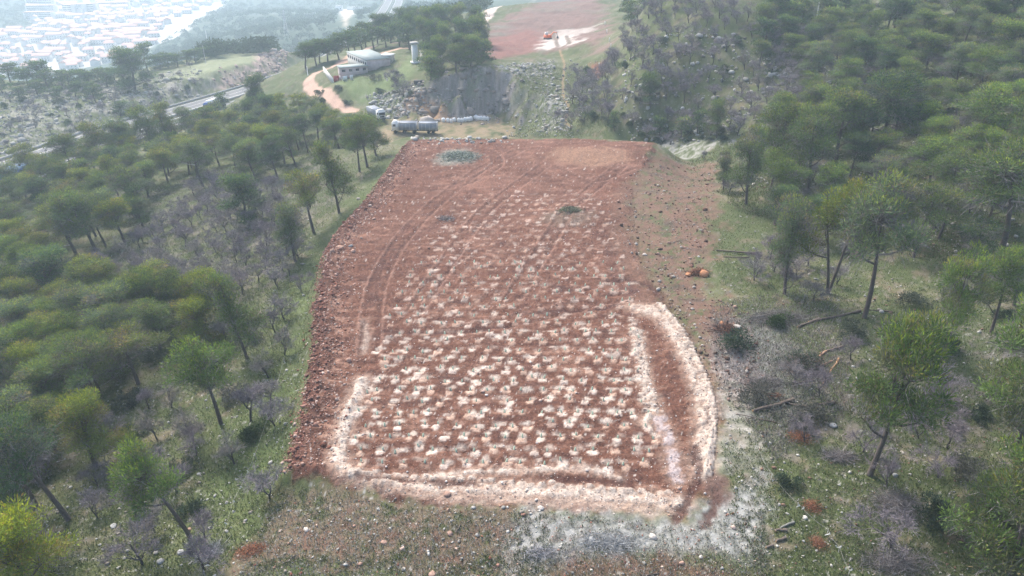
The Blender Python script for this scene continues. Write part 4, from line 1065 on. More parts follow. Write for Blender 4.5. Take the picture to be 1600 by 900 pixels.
hs = sample_poly([(1010, 240), (1120, 250), (1110, 380), (1090, 440), (1180, 500), (1200, 600), (1150, 640), (1110, 600), (1080, 540), (1040, 470), (970, 380), (965, 300)], 2600)
rocks('brown_soil_clods', hs, R.gamma(1.4, .05, 2600) + .03, [(.16, .09, .07), (.10, .065, .05), (.30, .2, .16), (.4, .36, .32)])
for pp_, w_ in (([(568, 596), (532, 688), (529, 722), (545, 742), (600, 756), (800, 766), (1062, 784)], .9), ([(1018, 484), (1072, 556), (1100, 655), (1096, 742)], .9), ([(994, 518), (1020, 628), (1010, 656)], .5)):
    rocks('pale_lumps', along(catmull(wpoly(pp_), 6), 650, w_), R.gamma(1.2, .028, 650) + .015, [(.58, .5, .43), (.48, .38, .31), (.64, .58, .52), (.36, .24, .18)])
BOUL = [(925,846,.6,'grey'),(1003,765,.0,'x'),(600,848,.55,'pink'),(700,775,.7,'pink'),(633,763,.5,'pink'),(478,826,.6,'pale'),(703,835,.5,'pink'),(845,795,.6,'pale'),(838,783,.35,'pale'),(1095,870,.5,'pale'),(1065,880,.5,'pink'),(975,800,.0,'x'),(177,823,.7,'grey'),(296,828,.5,'pink'),(228,790,.6,'grey'),
        (370,232,0,'x'),(1020,838,.7,'pale'),(1100,430,1.7,'orange'),(1075,430,.9,'orange'),(1152,512,1.2,'pale'),(1128,506,.8,'orange'),(1150,415,.0,'x'),(675,897,.6,'pink'),(560,313,.9,'pale'),(532,390,1.1,'pink'),(520,400,.9,'pink'),(548,385,.8,'grey'),(610,278,.9,'pink'),(625,270,.8,'pink'),(1466,555,.9,'grey'),(1378,488,.8,'grey'),(1398,745,.7,'grey'),(1302,665,.75,'grey'),(365,800,.4,'grey'),(1410,706,.5,'pale'),
        (282,862,.6,'grey'),(243,862,.5,'pale'),(250,875,.6,'grey'),(312,743,.4,'grey'),(1230,435,.6,'grey'),(1245,432,.5,'grey'),(1275,436,.6,'grey')]
def ico2():
    V = [tuple(v) for v in ICO_V]; cache = {}; Fs = []
    def midp(a, b):
        k = (min(a, b), max(a, b))
        if k not in cache:
            m = (np.array(V[a]) + np.array(V[b])) / 2; m *= np.linalg.norm(ICO_V[0]) / np.linalg.norm(m); V.append(tuple(m)); cache[k] = len(V) - 1
        return cache[k]
    for a, b, c in ICO_F:
        ab, bc, ca = midp(a, b), midp(b, c), midp(c, a); Fs += [(a, ab, ca), (b, bc, ab), (c, ca, bc), (ab, bc, ca)]
    return np.array(V), np.array(Fs)
I2V, I2F = ico2()
def boulder(x, y, z, s, col):
    V = I2V.copy()
    for _ in range(5):      # chip flat faces off the block
        n_ = rdir(1)[0]; h_ = R.uniform(.55, .85); d = V @ n_; V = V - np.where(d > h_, d - h_, 0)[:, None] * n_
    V *= 1 + R.normal(0, .05, (len(V), 1))
    V = V * s * R.uniform(.7, 1.25, 3) * [1, 1, .7]
    mb = MB(); mb.add(V, I2F, np.array(col) * R.uniform(.85, 1.1)); o = mb.build('boulder', M_ROCK)
    o.location = (x, y, z + s * .2); o.rotation_euler[2] = R.uniform(0, 6); return o
BC = {'grey': (.36, .36, .35), 'pink': (.40, .26, .20), 'pale': (.52, .47, .42), 'orange': (.45, .22, .12)}
for u, v, s, c in BOUL:
    if s == 0: continue
    x, y, z = G(u, v)
    o = boulder(x, y, z, s * .52, BC[c])
    tag(o, uniq(f'{c if c != "orange" else "orange-stained"} limestone boulder lying on the ground', x, y, z, .1), 'boulder', 'loose boulders')

# grass tufts
def tufts(name, poly, n, c, hh=(.12, .35), kind='stuff'):
    P = sample_poly(poly, n); P = P + np.repeat(R.normal(0, .25, (n // 4 + 1, 2)), 4, 0)[:n]
    fs_ = boxed(lambda x, y: poly_sd(x, y, FIELD), P[:, 0], P[:, 1], FIELD, 12, -12); P = P[fs_ < -.5]; n = len(P)
    cc = cg(P[:, 0], P[:, 1]); P = P[cc.sum(1) < .72]; n = len(P)
    if name == 'grass':
        cc = cg(P[:, 0], P[:, 1]); P = P[cc[:, 1] > cc[:, 0] * .93]; n = len(P)
    st = np.concatenate([P, zg(P[:, 0], P[:, 1])[:, None]], 1)
    d = R.normal(0, .5, (n, 3)); d[:, 2] = 1
    v, f = quads_from(st, d, R.uniform(*hh, n), R.uniform(.02, .05, n))
    cl = np.asarray(c)[R.integers(0, len(c), n)] * R.uniform(.7, 1.3, (n, 1))
    mb = MB(); mb.add(v, f, np.repeat(cl, 4, 0)); o = mb.build(name, M_GRASS); o['kind'] = kind
GC = [(.085, .125, .04), (.06, .10, .028), (.14, .16, .07), (.18, .17, .10)]
tufts('grass', [(0, 935), (0, 420), (480, 330), (620, 240), (520, 380), (470, 600), (440, 760), (860, 810), (850, 900)], 90000, GC)
tufts('grass', [(1200, 935), (1120, 760), (1150, 500), (1040, 250), (1150, 240), (1600, 380), (1600, 935)], 90000, GC)
hs = sample_poly([(790, 215), (790, 160), (830, 120), (900, 85), (950, 100), (900, 215)], 900)
rocks('quarry_slope_stones', hs, R.gamma(1.4, .10, 900) + .05, LIME)
tufts('grass', [(780, 215), (800, 150), (840, 100), (950, 85), (950, 215)], 16000, GC + [(.2, .17, .11)], (.3, .8))
hs = sample_poly([(1150, 230), (1240, 160), (1600, 90), (1600, 430), (1150, 290)], 3500)
rocks('upper_slope_stones', hs, R.gamma(1.4, .07, 3500) + .03, LIME + [(.2, .15, .12)])
tufts('grass', [(1040, 240), (1240, 150), (1600, 90), (1600, 430), (1150, 330)], 60000, GC + [(.16, .12, .09)], (.3, .7))
tufts('grass', [(0, 420), (150, 300), (560, 210), (620, 235), (480, 380), (440, 600)], 40000, GC + [(.2, .18, .13)], (.25, .6))
tufts('dead_grass', [(430, 775), (1080, 825), (1190, 790), (1200, 930), (360, 930)], 22000, [(.30, .28, .24), (.22, .19, .15), (.10, .13, .06), (.42, .40, .37)], (.12, .4))
tufts('twig_litter', [(1110, 480), (1300, 440), (1340, 640), (1210, 720), (1120, 600)], 12000, [(.22, .20, .19), (.15, .12, .10), (.30, .28, .27)], (.2, .6))

# ------------------------------------------------------------------ sapling shelters
def make_shelter():
    mb = MB()
    a = np.arange(6) * PI / 3
    for k in range(1):
        lo = np.stack([.13 * np.cos(a), .13 * np.sin(a), np.full(6, -.1)], 1); hi = np.stack([.07 * np.cos(a), .07 * np.sin(a), np.full(6, .42)], 1)
        lo2 = lo * [.85, .85, 1]; hi2 = hi * [.8, .8, 1]
        i = np.arange(6); j = (i + 1) % 6
        mb.add(np.concatenate([lo, hi, hi2, lo2]), np.concatenate([np.stack([i, j, j + 6, i + 6], 1), np.stack([i + 6, j + 6, j + 12, i + 12], 1), np.stack([i + 12, j + 12, j + 18, i + 18], 1)]))
    return mb
proto = None
sel = PITS[:]
random.Random(2).shuffle(sel)
sel = [p for p in sel if p[1] < 150]
keep = sorted(sel[:max(0, int(len(sel) * .8))], key=lambda p: p[1])[:298]
print('shelters', len(keep))
for i, (x, y) in enumerate(keep):
    if proto is None:
        o = proto = make_shelter().build('sapling_shelter', M_GREEN)
    else:
        o = proto.copy(); C.objects.link(o)
    o.location = (x + R.normal(0, .05), y, g1(x, y)); o.rotation_euler = (R.normal(0, .12), R.normal(0, .12), R.uniform(0, 6))
    tag(o, 'small pale green mesh shelter standing in a planting pit of the red field', 'sapling shelter', '=sapling shelters in the planting pits')

# ------------------------------------------------------------------ logs and brush
BARK2 = (.15, .12, .10); CUT = (.55, .33, .17)
def log(u1, v1, u2, v2, r, lab, cut=True, col=BARK2, z0=0.0, bend=0.0):
    x1, y1, z1 = G(u1, v1); x2, y2, z2 = G(u2, v2)
    p = empty('log', (x1, y1, z1))
    n = 6; t = np.linspace(0, 1, n)[:, None]
    A, B = np.array([0, 0, r + z0]), np.array([x2 - x1, y2 - y1, g1(x2, y2) - z1 + r * .7 + z0])
    path = A * (1 - t) + B * t + np.stack([np.zeros(n), np.zeros(n), bend * np.sin(np.linspace(0, PI, n))], 1) + R.normal(0, r * .35, (n, 3)) * [1, 1, .2]
    mb = MB(); mb.tube(path, np.linspace(r, r * .65, n) * R.uniform(.9, 1.1, n), 8, col, cap=False); mb.build('bark', M_BARK, p, True)
    e = MB()
    for q, (a_, b_) in enumerate(((path[0], path[1]), (path[-1], path[-2]))):
        d = (a_ - b_) / np.linalg.norm(a_ - b_)
        e.tube([a_ - d * .05, a_ + d * .01], [(r if q == 0 else r * .65) * .88] * 2, 8, CUT if cut else (.2, .17, .15))
    e.build('cut_end', M_BARK, p)
    tag(p, lab, 'log', 'felled logs')
log(1345, 490, 1262, 505, .22, 'long grey felled trunk lying from the brush pile towards the straight pine')
log(1280, 500, 1245, 512, .16, 'thin end of trunk buried in the grey brush pile')
log(1395, 488, 1352, 484, .10, 'thin dark branch lying just beyond the foot of the straight pine')
log(1317, 541, 1282, 552, .17, 'short log with a pale broken end, topmost of the split wood heap')
log(1311, 560, 1285, 600, .12, 'orange peeled log slanting downhill out of the split wood heap', col=(.42, .25, .14))
log(1291, 549, 1279, 558, .15, 'stubby orange-ended log in the middle of the split wood heap', col=(.38, .24, .16))
log(1300, 565, 1262, 580, .12, 'brown peeled log under the orange slanting one', col=(.26, .16, .11))
log(1272, 595, 1235, 600, .12, 'dark log at the foot of the split wood heap')
log(1240, 628, 1175, 645, .24, 'thick dark log lying across the slope above the red needle heap')
log(1302, 630, 1262, 637, .20, 'thick knobbly log with a broken end beside the thick dark log')
log(1262, 637, 1232, 632, .16, 'short dark log touching the knobbly log')
log(1180, 398, 1120, 392, .16, 'dark felled trunk lying in the grass above the orange boulders')
log(1170, 403, 1130, 402, .11, 'thin dark branch beside the trunk above the orange boulders')
log(1228, 830, 1210, 833, .16, 'short cut log with pale round end in the small log pile')
log(1240, 818, 1218, 827, .13, 'cut log lying uppermost in the small log pile', col=(.2, .2, .18))
log(1228, 843, 1212, 848, .14, 'cut log lying lowest in the small log pile')
log(1207, 853, 1196, 858, .13, 'stub of cut log beside the small log pile')
log(1293, 600, 1268, 622, .07, 'thin forked branch standing over the knobbly log')
log(1500, 672, 1405, 660, .09, 'long thin dark branch in the grass below the pines')
log(1215, 660, 1150, 650, .07, 'pale thin branch crossing the grass near the powdered ground')
log(720, 822, 712, 834, .07, 'short pale stick upright in rough ground below the white ridge')
log(462, 868, 442, 884, .08, 'bent dark branch in rough ground below the rubble bank')
log(1150, 268, 1120, 264, .10, 'pale thin log in the grass behind the narrow pine')
log(1030, 895, 960, 905, .06, 'grey stick on the red soil at the bottom edge')
def brush(u, v, rx, ry, h, n, cols, lab, name='brush_pile', w=.012, ln=(.5, 1.6)):
    x, y, z = G(u, v)
    P = R.normal(0, .42, (n, 2)) * [rx, ry]
    zz = zg(P[:, 0] + x, P[:, 1] + y) - z + h * np.exp(-((P[:, 0] / rx) ** 2 + (P[:, 1] / ry) ** 2) * 1.5) * R.random(n)
    d = R.normal(0, 1, (n, 3)) * [1, .6, .3]
    vv, f = quads_from(np.stack([P[:, 0], P[:, 1], zz], 1), d, R.uniform(*ln, n), R.uniform(.5, 1.6, n) * w)
    mb = MB(); mb.add(vv, f, np.repeat(np.asarray(cols)[R.integers(0, len(cols), n)] * R.uniform(.7, 1.3, (n, 1)), 4, 0))
    o = mb.build(name, M_TWIG); o.location = (x, y, z)
    tag(o, lab, 'brush pile', 'heaps of cut brush'); return o
GB = [(.20, .18, .175), (.13, .11, .10), (.28, .26, .26)]
RB = [(.32, .13, .07), (.24, .09, .05), (.42, .21, .12), (.2, .14, .1)]
brush(1215, 500, 5.2, 2.0, 1.1, 3200, GB, 'large grey heap of cut branches at the foot of the felled trunk')
brush(1255, 575, 3.6, 2.4, 1.2, 3000, GB + [(.25, .14, .09)], 'grey brush heap beside the orange split logs')
brush(1195, 600, 2.6, 1.4, .7, 1400, GB, 'low dark brush heap between the split logs and the powdered ground')
brush(1250, 683, 1.5, 1.3, .5, 1600, RB, 'rusty red heap of dry needles below the thick dark log', 'needle_heap', .012, (.2, .6))
brush(1208, 620, 1.3, .8, .35, 900, RB, 'rusty red needle heap just above the thick dark log', 'needle_heap', .012, (.2, .5))
brush(1268, 793, 1.0, .9, .35, 1300, RB, 'rusty needle heap under the white tape flags', 'needle_heap', .012, (.2, .5))
brush(1277, 848, .9, .8, .3, 1000, RB, 'rusty needle heap lowest along the white tape', 'needle_heap', .012, (.2, .5))
brush(392, 862, 1.8, 1.1, .3, 2200, RB, 'rusty heap of chips at the lower end of the rubble bank', 'needle_heap', .02, (.1, .35))
brush(1400, 790, 2.6, 2.2, .8, 2600, GB, 'grey brush heap in the grass below the curved pine')
brush(1400, 880, 3.4, 1.6, .6, 2600, GB, 'wide litter of grey sticks at the bottom edge of the grass')
brush(1310, 715, 2.0, 1.0, .6, 1500, GB, 'dark brush heap behind the trunk of the curved pine')
brush(330, 865, 1.3, 1.2, .5, 900, [(.4, .4, .4), (.28, .27, .26)], 'pale twig heap under the white tape on the grass')
brush(950, 850, 3.5, 1.2, .25, 2600, [(.45, .46, .46), (.30, .30, .30)], 'bleached twigs strewn on the grey ground below the white ridge', w=.012, ln=(.3, 1.0))
brush(845, 868, 2.0, 1.0, .3, 1100, [(.38, .38, .40), (.25, .24, .25)], 'bluish grey twig litter at the edge of the grey ground', w=.012, ln=(.3, .9))
brush(1090, 428, 1.6, .8, .8, 700, [(.20, .10, .07), (.3, .15, .09)], 'dark uprooted stump roots beside the orange boulder', ln=(.3, 1.0), w=.03)
brush(1135, 515, 2.2, 1.4, .6, 1500, [(.16, .09, .065), (.24, .13, .09), (.12, .09, .08)], 'dark earthy root heap beside the pale boulder', ln=(.3, .9), w=.03)
brush(300, 672, 1.6, .9, .4, 1000, GB, 'grey twig heap in the grass near the leaning fork-stemmed pine')
brush(890, 336, 2.6, 1.5, .8, 1300, [(.16, .19, .10), (.22, .2, .15)], 'greenish plant remains on the low mound of the red field', w=.03, ln=(.2, .7))
brush(718, 246, 4.5, 4.0, .8, 2600, [(.24, .28, .22), (.36, .38, .34), (.18, .2, .15)], 'pale grey-green heap of brush on the far corner of the red field', w=.05, ln=(.3, 1.0))
brush(697, 343, 1.8, 1.6, .4, 500, [(.3, .28, .27), (.2, .16, .14)], 'small grey twig scrap in the middle of the bare red soil', w=.03, ln=(.3, .9))

# ------------------------------------------------------------------ boundary tape with flags
def tape(pts, lab, flags):
    P = [G(u, v) for u, v in pts]; r = empty('boundary_tape', P[0]); b = np.array(P[0])
    path = []
    for i in range(len(P) - 1):
        a_, c_ = np.array(P[i]) + [0, 0, .7], np.array(P[i + 1]) + [0, 0, .7]
        for t in np.linspace(0, 1, 6)[:-1]: path.append(a_ * (1 - t) + c_ * t - [0, 0, .25 * math.sin(PI * t)] - b)
    path.append(np.array(P[-1]) + [0, 0, .7] - b)
    mb = MB(); mb.tube(path, .009, 4, cap=False); mb.build('cord', M_CONC, r)
    for p in P:
        m2 = MB(); q = np.array(p) - b; m2.tube([q + [0, 0, -.1], q + [0, 0, .8]], .022, 5); m2.build('stake', M_CONC, r)
    for u, v in flags:
        x, y, z = G(u, v); q = np.array([x, y, z]) - b; m3 = MB()
        l = R.uniform(.3, .5)
        m3.tube([q + [0, 0, .7], q + [.12, .05, .5], q + [R.normal(0, .2), .1, .7 - l]], [.05, .06, .03], 4); m3.build('flag', M_TAPE, r)
    tag(r, lab, 'boundary tape')
tape([(445, 567), (424, 640), (400, 715), (366, 790), (345, 855), (320, 900)], 'white flagged tape strung across the grass below the rubble bank', [(445, 572), (430, 610), (398, 715), (387, 742), (377, 768), (366, 790), (353, 825), (333, 868), (325, 890)])
tape([(1180, 705), (1205, 748), (1245, 795), (1292, 835), (1310, 862), (1325, 900)], 'white flagged tape strung between the rusty needle heaps', [(1205, 757), (1246, 797), (1253, 801), (1294, 840), (1304, 860), (1312, 860), (1318, 897), (1328, 897)])

# ------------------------------------------------------------------ buildings near the dirt road
def wall_run(mb, a, b, h, th, z0):
    L = math.hypot(b[0] - a[0], b[1] - a[1]); mb.box((a[0] + b[0]) / 2, (a[1] + b[1]) / 2, z0 + h / 2, L, th, h, math.atan2(b[1] - a[1], b[0] - a[0]))
def shed(pA, pB, depth, h, rise, lab, mat_w, mat_r, name='shed', openings=6):
    A = np.array(G(*pA)); B = np.array(G(*pB))
    L = np.hypot(*(B - A)[:2]); ang = math.atan2(B[1] - A[1], B[0] - A[0])
    ca, sa = math.cos(ang), math.sin(ang)
    gr = [g1(A[0] + a * ca - b * sa, A[1] + a * sa + b * ca) for a in np.linspace(0, L, 5) for b in np.linspace(0, depth, 4)]
    z0 = min(gr) - .3; H_ = h + .5 * (max(gr) - min(gr)) + .9
    if max(gr) > z0 + H_ - 1.2: H_ = max(gr) - z0 + 1.2
    r = empty(name, (A[0], A[1], z0), ang)
    w = MB(); w.box(L / 2, depth / 2, H_ / 2, L, depth, H_)
    if rise:   # gables
        for x in (0.02, L - .02):
            w.add([(x, 0, H_), (x, depth, H_), (x, depth / 2, H_ + rise)], [(0, 1, 2)])
    w.build('wall', mat_w, r)
    rf = MB(); o_ = .4
    if rise:
        th = .12
        for s0, s1 in ((-o_, depth / 2), (depth + o_, depth / 2)):
            z_e = H_ - rise * o_ / (depth / 2)
            v = [(-o_, s0, z_e), (L + o_, s0, z_e), (L + o_, s1, H_ + rise), (-o_, s1, H_ + rise)]
            v = v + [(a, b, c + th) for a, b, c in v]
            rf.add(v, [(0, 1, 2, 3), (4, 5, 6, 7), (0, 1, 5, 4), (1, 2, 6, 5), (2, 3, 7, 6), (3, 0, 4, 7)])
    else:
        rf.box(L / 2, depth / 2, H_ + .06, L + .6, depth + .6, .14)
    rf.build('roof', mat_r, r)
    for k in range(openings):
        o = MB(); o.box(L * (k + .5) / openings, -.03, H_ - h * .45, min(1.2, L / openings * .5), .1, h * .35); o.build('window', M_GLASS, r)
    tag(r, lab, 'shed'); return r
r = shed((544, 101), (574, 111), 9.0, 2.9, 0, 'long white farm shed with a broad pale metal roof', M_WALL, M_ROOFM, openings=9)
_w = [c for c in r.children if c.name.startswith('wall')][0]; _L = max(v.co.x for v in _w.data.vertices)
mb = MB(); _H = max(v.co.z for v in _w.data.vertices); mb.box(_L + .03, 4.5, _H / 2 - .05, .12, 8.9, _H - .1); o = mb.build('end_wall', M_PINKW, r); o['label'] = 'pinkish end wall'
shed((533, 124), (575, 112), 4.5, 2.2, 0, 'low ruined shed with a flat sheet roof in front of the long shed', M_PINKW, M_ROOFM, openings=4)
shed((597, 99.5), (611, 98.5), 4, 2.0, 0, 'small lean-to with a white roof behind the long shed', M_CONC, M_WHITE, openings=1)
shed((657, 95), (668, 96), 3.5, 2.2, 0, 'little pale hut at the foot of the water tower', M_WALL, M_CONC, openings=1)
A, B, C3 = G(506, 113), G(521, 131), G(534, 127)
r = empty('compound_wall', A); mb = MB()
for p, q in ((A, B),): wall_run(mb, (0, 0), (q[0] - p[0], q[1] - p[1]), 2.4, .3, min(0, q[2] - p[2]) - .2)
mb.build('wall', M_WALL, r)
mb = MB(); wall_run(mb, (B[0] - A[0] + .3, B[1] - A[1]), (B[0] - A[0] + 2.0, B[1] - A[1] + .6), 2.3, .12, B[2] - A[2]); mb.build('red_gate', M_REDP, r)
mb = MB(); wall_run(mb, (B[0] - A[0] + 2.2, B[1] - A[1] + .65), (C3[0] - A[0], C3[1] - A[1]), 1.7, .25, C3[2] - A[2] - .3); mb.build('low_wall', M_PINKW, r)
tag(r, 'white yard wall ending in a red gate beside the dirt road', 'wall')
for k, (u, v, lab) in enumerate([(540, 127, 'wider white panel leaning on the ruined shed'), (550, 124, 'smaller white panel leaning on the ruined shed')]):
    x, y, z = G(u, v); mb = MB(); mb.box(0, 0, .85, 1.7 - .5 * k, .1, 1.8, .2, taper=.97); o = mb.build('panel', M_WHITE); o.location = (x, y - .5, z); o.rotation_euler = (.12, 0, .2)
    tag(o, lab, 'panel', 'white panels at the ruined shed')
# water tower
x, y, z = G(649, 98)
r = empty('water_tower', (x, y, z)); mb = MB(); mb.box(0, 0, 3.2, 1.9, 1.9, 7.0, .3, taper=.96); mb.build('shaft', M_WHITE, r)
mb = MB(); mb.box(0, 0, 7.0, 2.7, 2.7, .6, .3); mb.build('cap', M_CONC, r); mb = MB(); mb.box(0, 0, .35, 3.0, 3.0, .5, .3); mb.build('plinth', M_WHITE, r)
mb = MB(); mb.box(-.3, -.98, 1.1, .8, .08, 1.9, .3); mb.build('door', M_DARK, r)
tag(r, 'slim white square water tower with an overhanging cap', 'water tower')
x, y, z = G(605, 127)
mb = MB(); mb.tube([(0, 0, 0), (0, 0, .8)], [.3, .24], 8); o = mb.build('bollard', M_CONC); o.location = (x, y, z); tag(o, 'short pale concrete post on the grass below the sheds', 'post')
x, y, z = G(655, 131); mb = MB(); mb.box(0, 0, .5, 3.2, 1.4, 1.2, .1); mb.box(0, 0, 1.15, 3.4, 1.6, .15, .1); o = mb.build('stone_trough', M_DARK); o.location = (x, y, z); tag(o, 'dark rectangular tank half hidden in the scrub above the quarry', 'tank')

# ------------------------------------------------------------------ vehicles
def wheels(r, xs, w, rad=.5):
    for x in xs:
        for s in (-1, 1):
            mb = MB(); mb.tube([(x, s * w, rad), (x, s * (w - .32), rad)], rad, 12); mb.build('wheel', M_RUBBER, r)
def cab(r, x, mat=None):
    mb = MB(); mb.box(x, 0, 2.0, 1.9, 2.4, 2.4, taper=.95); mb.box(x - .1, 0, 3.35, 1.2, 2.1, .45, taper=.8); mb.build('cab', mat or M_WHITE, r)
    mb = MB(); mb.box(x - .93, 0, 2.35, .1, 2.05, .8); mb.build('windscreen', M_GLASS, r)
    for s in (-1, 1):
        mb = MB(); mb.box(x - .2, s * 1.17, 2.4, .9, .08, .65); mb.build('side_window', M_GLASS, r)
        mb = MB(); mb.box(x - .98, s * .85, 1.1, .1, .4, .25); mb.build('headlight', M_METAL, r)
    mb = MB(); mb.box(x - .97, 0, .85, .25, 2.4, .4); mb.box(x - .96, 0, 1.5, .08, 1.5, .5); mb.build('bumper', M_DARK, r)
def lorry(u, v, ang, boxes, mat, lab, rail=True, roof=None, z=None, xy=None, cabm=None):
    if xy is None: x, y, zz = G(u, v)
    else: x, y = xy; zz = z
    r = empty('lorry', (x, y, zz), ang); cab(r, .95, cabm)
    cx = 2.1; end = cx + sum(boxes) + .6 * (len(boxes) - 1)
    mb = MB(); mb.box(end / 2 + .3, 0, .85, end - .4, 1.0, .3); mb.build('chassis', M_DARK, r)
    for b in boxes:
        mb = MB(); mb.box(cx + b / 2, 0, 2.1, b, 2.5, 2.0); mb.build('cargo_box', mat, r)
        mb = MB()
        if rail:
            for e in (cx + .06, cx + b - .06): mb.box(e, 0, 2.12, .16, 2.6, 2.16)
            for q in np.arange(cx + 1, cx + b - .6, 1.1): mb.box(q, 0, 2.0, .10, 2.64, 1.9)
            for sg in (-1, 1): mb.box(cx + b / 2, sg * 1.24, 3.16, b - .2, .16, .16)
        else: mb.box(cx + b / 2, 0, 3.55, b + .05, 2.56, .9)
        mb.build('box_frame', roof or M_METAL, r)
        cx += b + .6
    wheels(r, [1.0, 3.6, 2.1 + boxes[0] - .8] + ([end - 1.2, end - 2.5] if end > 8 else [end - 1.2]), 1.2)
    tag(r, lab, 'lorry'); return r
x1, y1 = pz(614, 208, -10); x2, y2 = pz(684, 209, -10)
L_ = math.hypot(x2 - x1, y2 - y1)
lorry(0, 0, math.atan2(y2 - y1, x2 - x1), [5.2, L_ - 2.1 - 5.2 - .6], M_GREYBOX, 'white-cabbed lorry with two grey boxes parked on the quarry floor', xy=(x1, y1), z=g1(x1, y1))
x1, y1, z1 = G(598, 190); lorry(0, 0, math.radians(125), [6.5], M_GREYBOX, 'white-cabbed lorry half hidden behind the pines at the end of the dirt road', xy=(x1, y1), z=z1)
def on_hwy(u, v, off):
    x, y = W(u, v); d, par = pl_dist(np.array([x]), np.array([y]), hwy); i = int(par[0]); t = par[0] - i
    p = hwy[i] * (1 - t) + hwy[min(i + 1, len(hwy) - 1)] * t; T = (hwy[min(i + 1, len(hwy) - 1)] - hwy[i])[:2]; T /= np.linalg.norm(T); N = np.array([-T[1], T[0]])
    return p[:2] + N * off, p[2] + .06, math.atan2(T[1], T[0])
p, z_, a_ = on_hwy(18, 272, -6.5); lorry(0, 0, a_ + PI, [11.5], M_BLUE, 'blue curtain-sided lorry on the highway at the picture edge', False, plain('pale_blue_top', (.35, .5, .7)), z_, tuple(p), M_BLUE)
p, z_, a_ = on_hwy(430, 137, -6.5); lorry(0, 0, a_, [9.5], M_BLUE, 'dark blue lorry with a white roof on the highway behind the big dark pines', False, M_WHITE, z_, tuple(p), M_BLUE)
# excavator
x, y, z = G(856, 62)
r = empty('excavator', (x, y, z), .3)
for s in (-1, 1):
    mb = MB(); mb.box(0, s * 1.0, .4, 3.2, .5, .75, taper=.85); mb.build('track', M_DARK, r)
mb = MB(); mb.box(-.1, 0, 1.35, 2.9, 2.3, 1.1, taper=.92); mb.build('body', M_ORANGE, r)
mb = MB(); mb.box(-.5, .5, 2.4, 1.3, 1.1, 1.2, taper=.88); mb.build('cab', M_WHITE, r)
mb = MB(); mb.tube([(1.1, 0, 1.5), (2.6, 0, 3.0), (3.9, 0, 2.7)], [.22, .2, .15], 4); mb.build('boom', M_ORANGE, r)
mb = MB(); mb.tube([(3.9, 0, 2.7), (4.3, 0, 1.2)], [.14, .1], 4); mb.build('arm', M_DARK, r)
mb = MB(); mb.box(4.4, 0, .8, .8, .9, .8, taper=.6); mb.build('bucket', M_DARK, r)
tag(r, 'small orange and white excavator at the dusted patch of the far field', 'excavator')
# white bags
for i, (u, v, s) in enumerate([(693, 190, 1.0), (700, 190, .8), (705, 190.5, .7), (710, 189, .9), (717, 189, .9), (722, 189, .7), (727, 188, .9), (732, 187.5, 1.0), (736, 187, .8), (744, 185, 1.15), (748, 186, 1.0), (752, 186, 1.0), (757, 186, 1.0), (762, 186, .7)]):
    x, y = pz(u, v + 1.5, -10); z = g1(x, y); mb = MB()
    mb.tube([(0, 0, -.2), (0, 0, .1), (0, 0, .75), (0, 0, 1.05), (.05, 0, 1.2)], np.array([.5, .68, .7, .5, .15]) * s, 9, cap=True)
    V = mb.v[0]; V += R.normal(0, .05, V.shape)
    o = mb.build('bulk_bag', M_WHITE, None, True); o.location = (x, y, z)
    tag(o, uniq('full white bulk bag on the quarry floor', x, y, z, .5), 'bag', 'row of white bulk bags on the quarry floor')
# poles and pylon
def pole(u, v, h, r_, lab, arm=0, mat=None):
    x, y, z = G(u, v); mb = MB(); mb.tube([(0, 0, -.3), (0, 0, h)], [r_, r_ * .6], 8)
    if arm: mb.box(0, 0, h - .5, arm, .12, .12)
    o = mb.build('utility_pole', mat or M_CONC); o.location = (x, y, z); tag(o, lab, 'pole')
pole(1276, 28, 9, .2, 'tall white pole on the top of the scrub slope', 0, M_WHITE)
pole(1491, 25, 7, .14, 'thin dark pole above the scrub slope', 0, M_DARK)
pole(322, 100, 9, .12, 'slim pole standing on the ridge meadow', .8)
pole(325, 70, 16, .25, 'tall pale mast in the hazy wood before the town', 1.5, M_WHITE)
pole(481, 117, 3.5, .15, 'short white marker post beside the dirt road', 0, M_WHITE)
x, y, z = G(448, 56)
r = empty('electricity_pylon', (x, y, z)); mb = MB(); Hh, bw = 26, 2.4
for sx, sy in ((1, 1), (1, -1), (-1, 1), (-1, -1)): mb.tube([(sx * bw, sy * bw, -1), (sx * .5, sy * .5, Hh * .7), (sx * .25, sy * .25, Hh)], [.22, .18, .12], 4)
for k in range(9):
    z0_, z1_ = Hh * .7 * k / 9, Hh * .7 * (k + 1) / 9; w0, w1 = bw + (.5 - bw) * k / 9, bw + (.5 - bw) * (k + 1) / 9
    for s in (-1, 1):
        mb.tube([(-w0, s * w0, z0_), (w1, s * w1, z1_)], .1, 3); mb.tube([(w0, s * w0, z0_), (-w1, s * w1, z1_)], .1, 3); mb.tube([(s * w0, -w0, z0_), (s * w1, w1, z1_)], .1, 3)
mb.build('lattice', M_METAL, r); mb = MB()
for q in (.74, .84, .94): mb.box(0, 0, Hh * q, 6.5 - 3 * (q - .74) * 8 / 2, .3, .3)
mb.build('cross_arm', M_METAL, r); tag(r, 'lattice electricity pylon in the hazy wood beyond the highway', 'pylon')
for i, (u, v) in enumerate([(945, 40), (948, 52), (952, 66), (954, 80), (957, 96)]):
    x, y, z = G(u, v); mb = MB(); mb.box(0, 0, .8, .22, .22, 1.8); o = mb.build('fence_post', M_WHITE); o.location = (x, y, z)
    tag(o, uniq('white fence post at the edge of the far grass', x, y, z, .5), 'fence post', 'white fence posts')

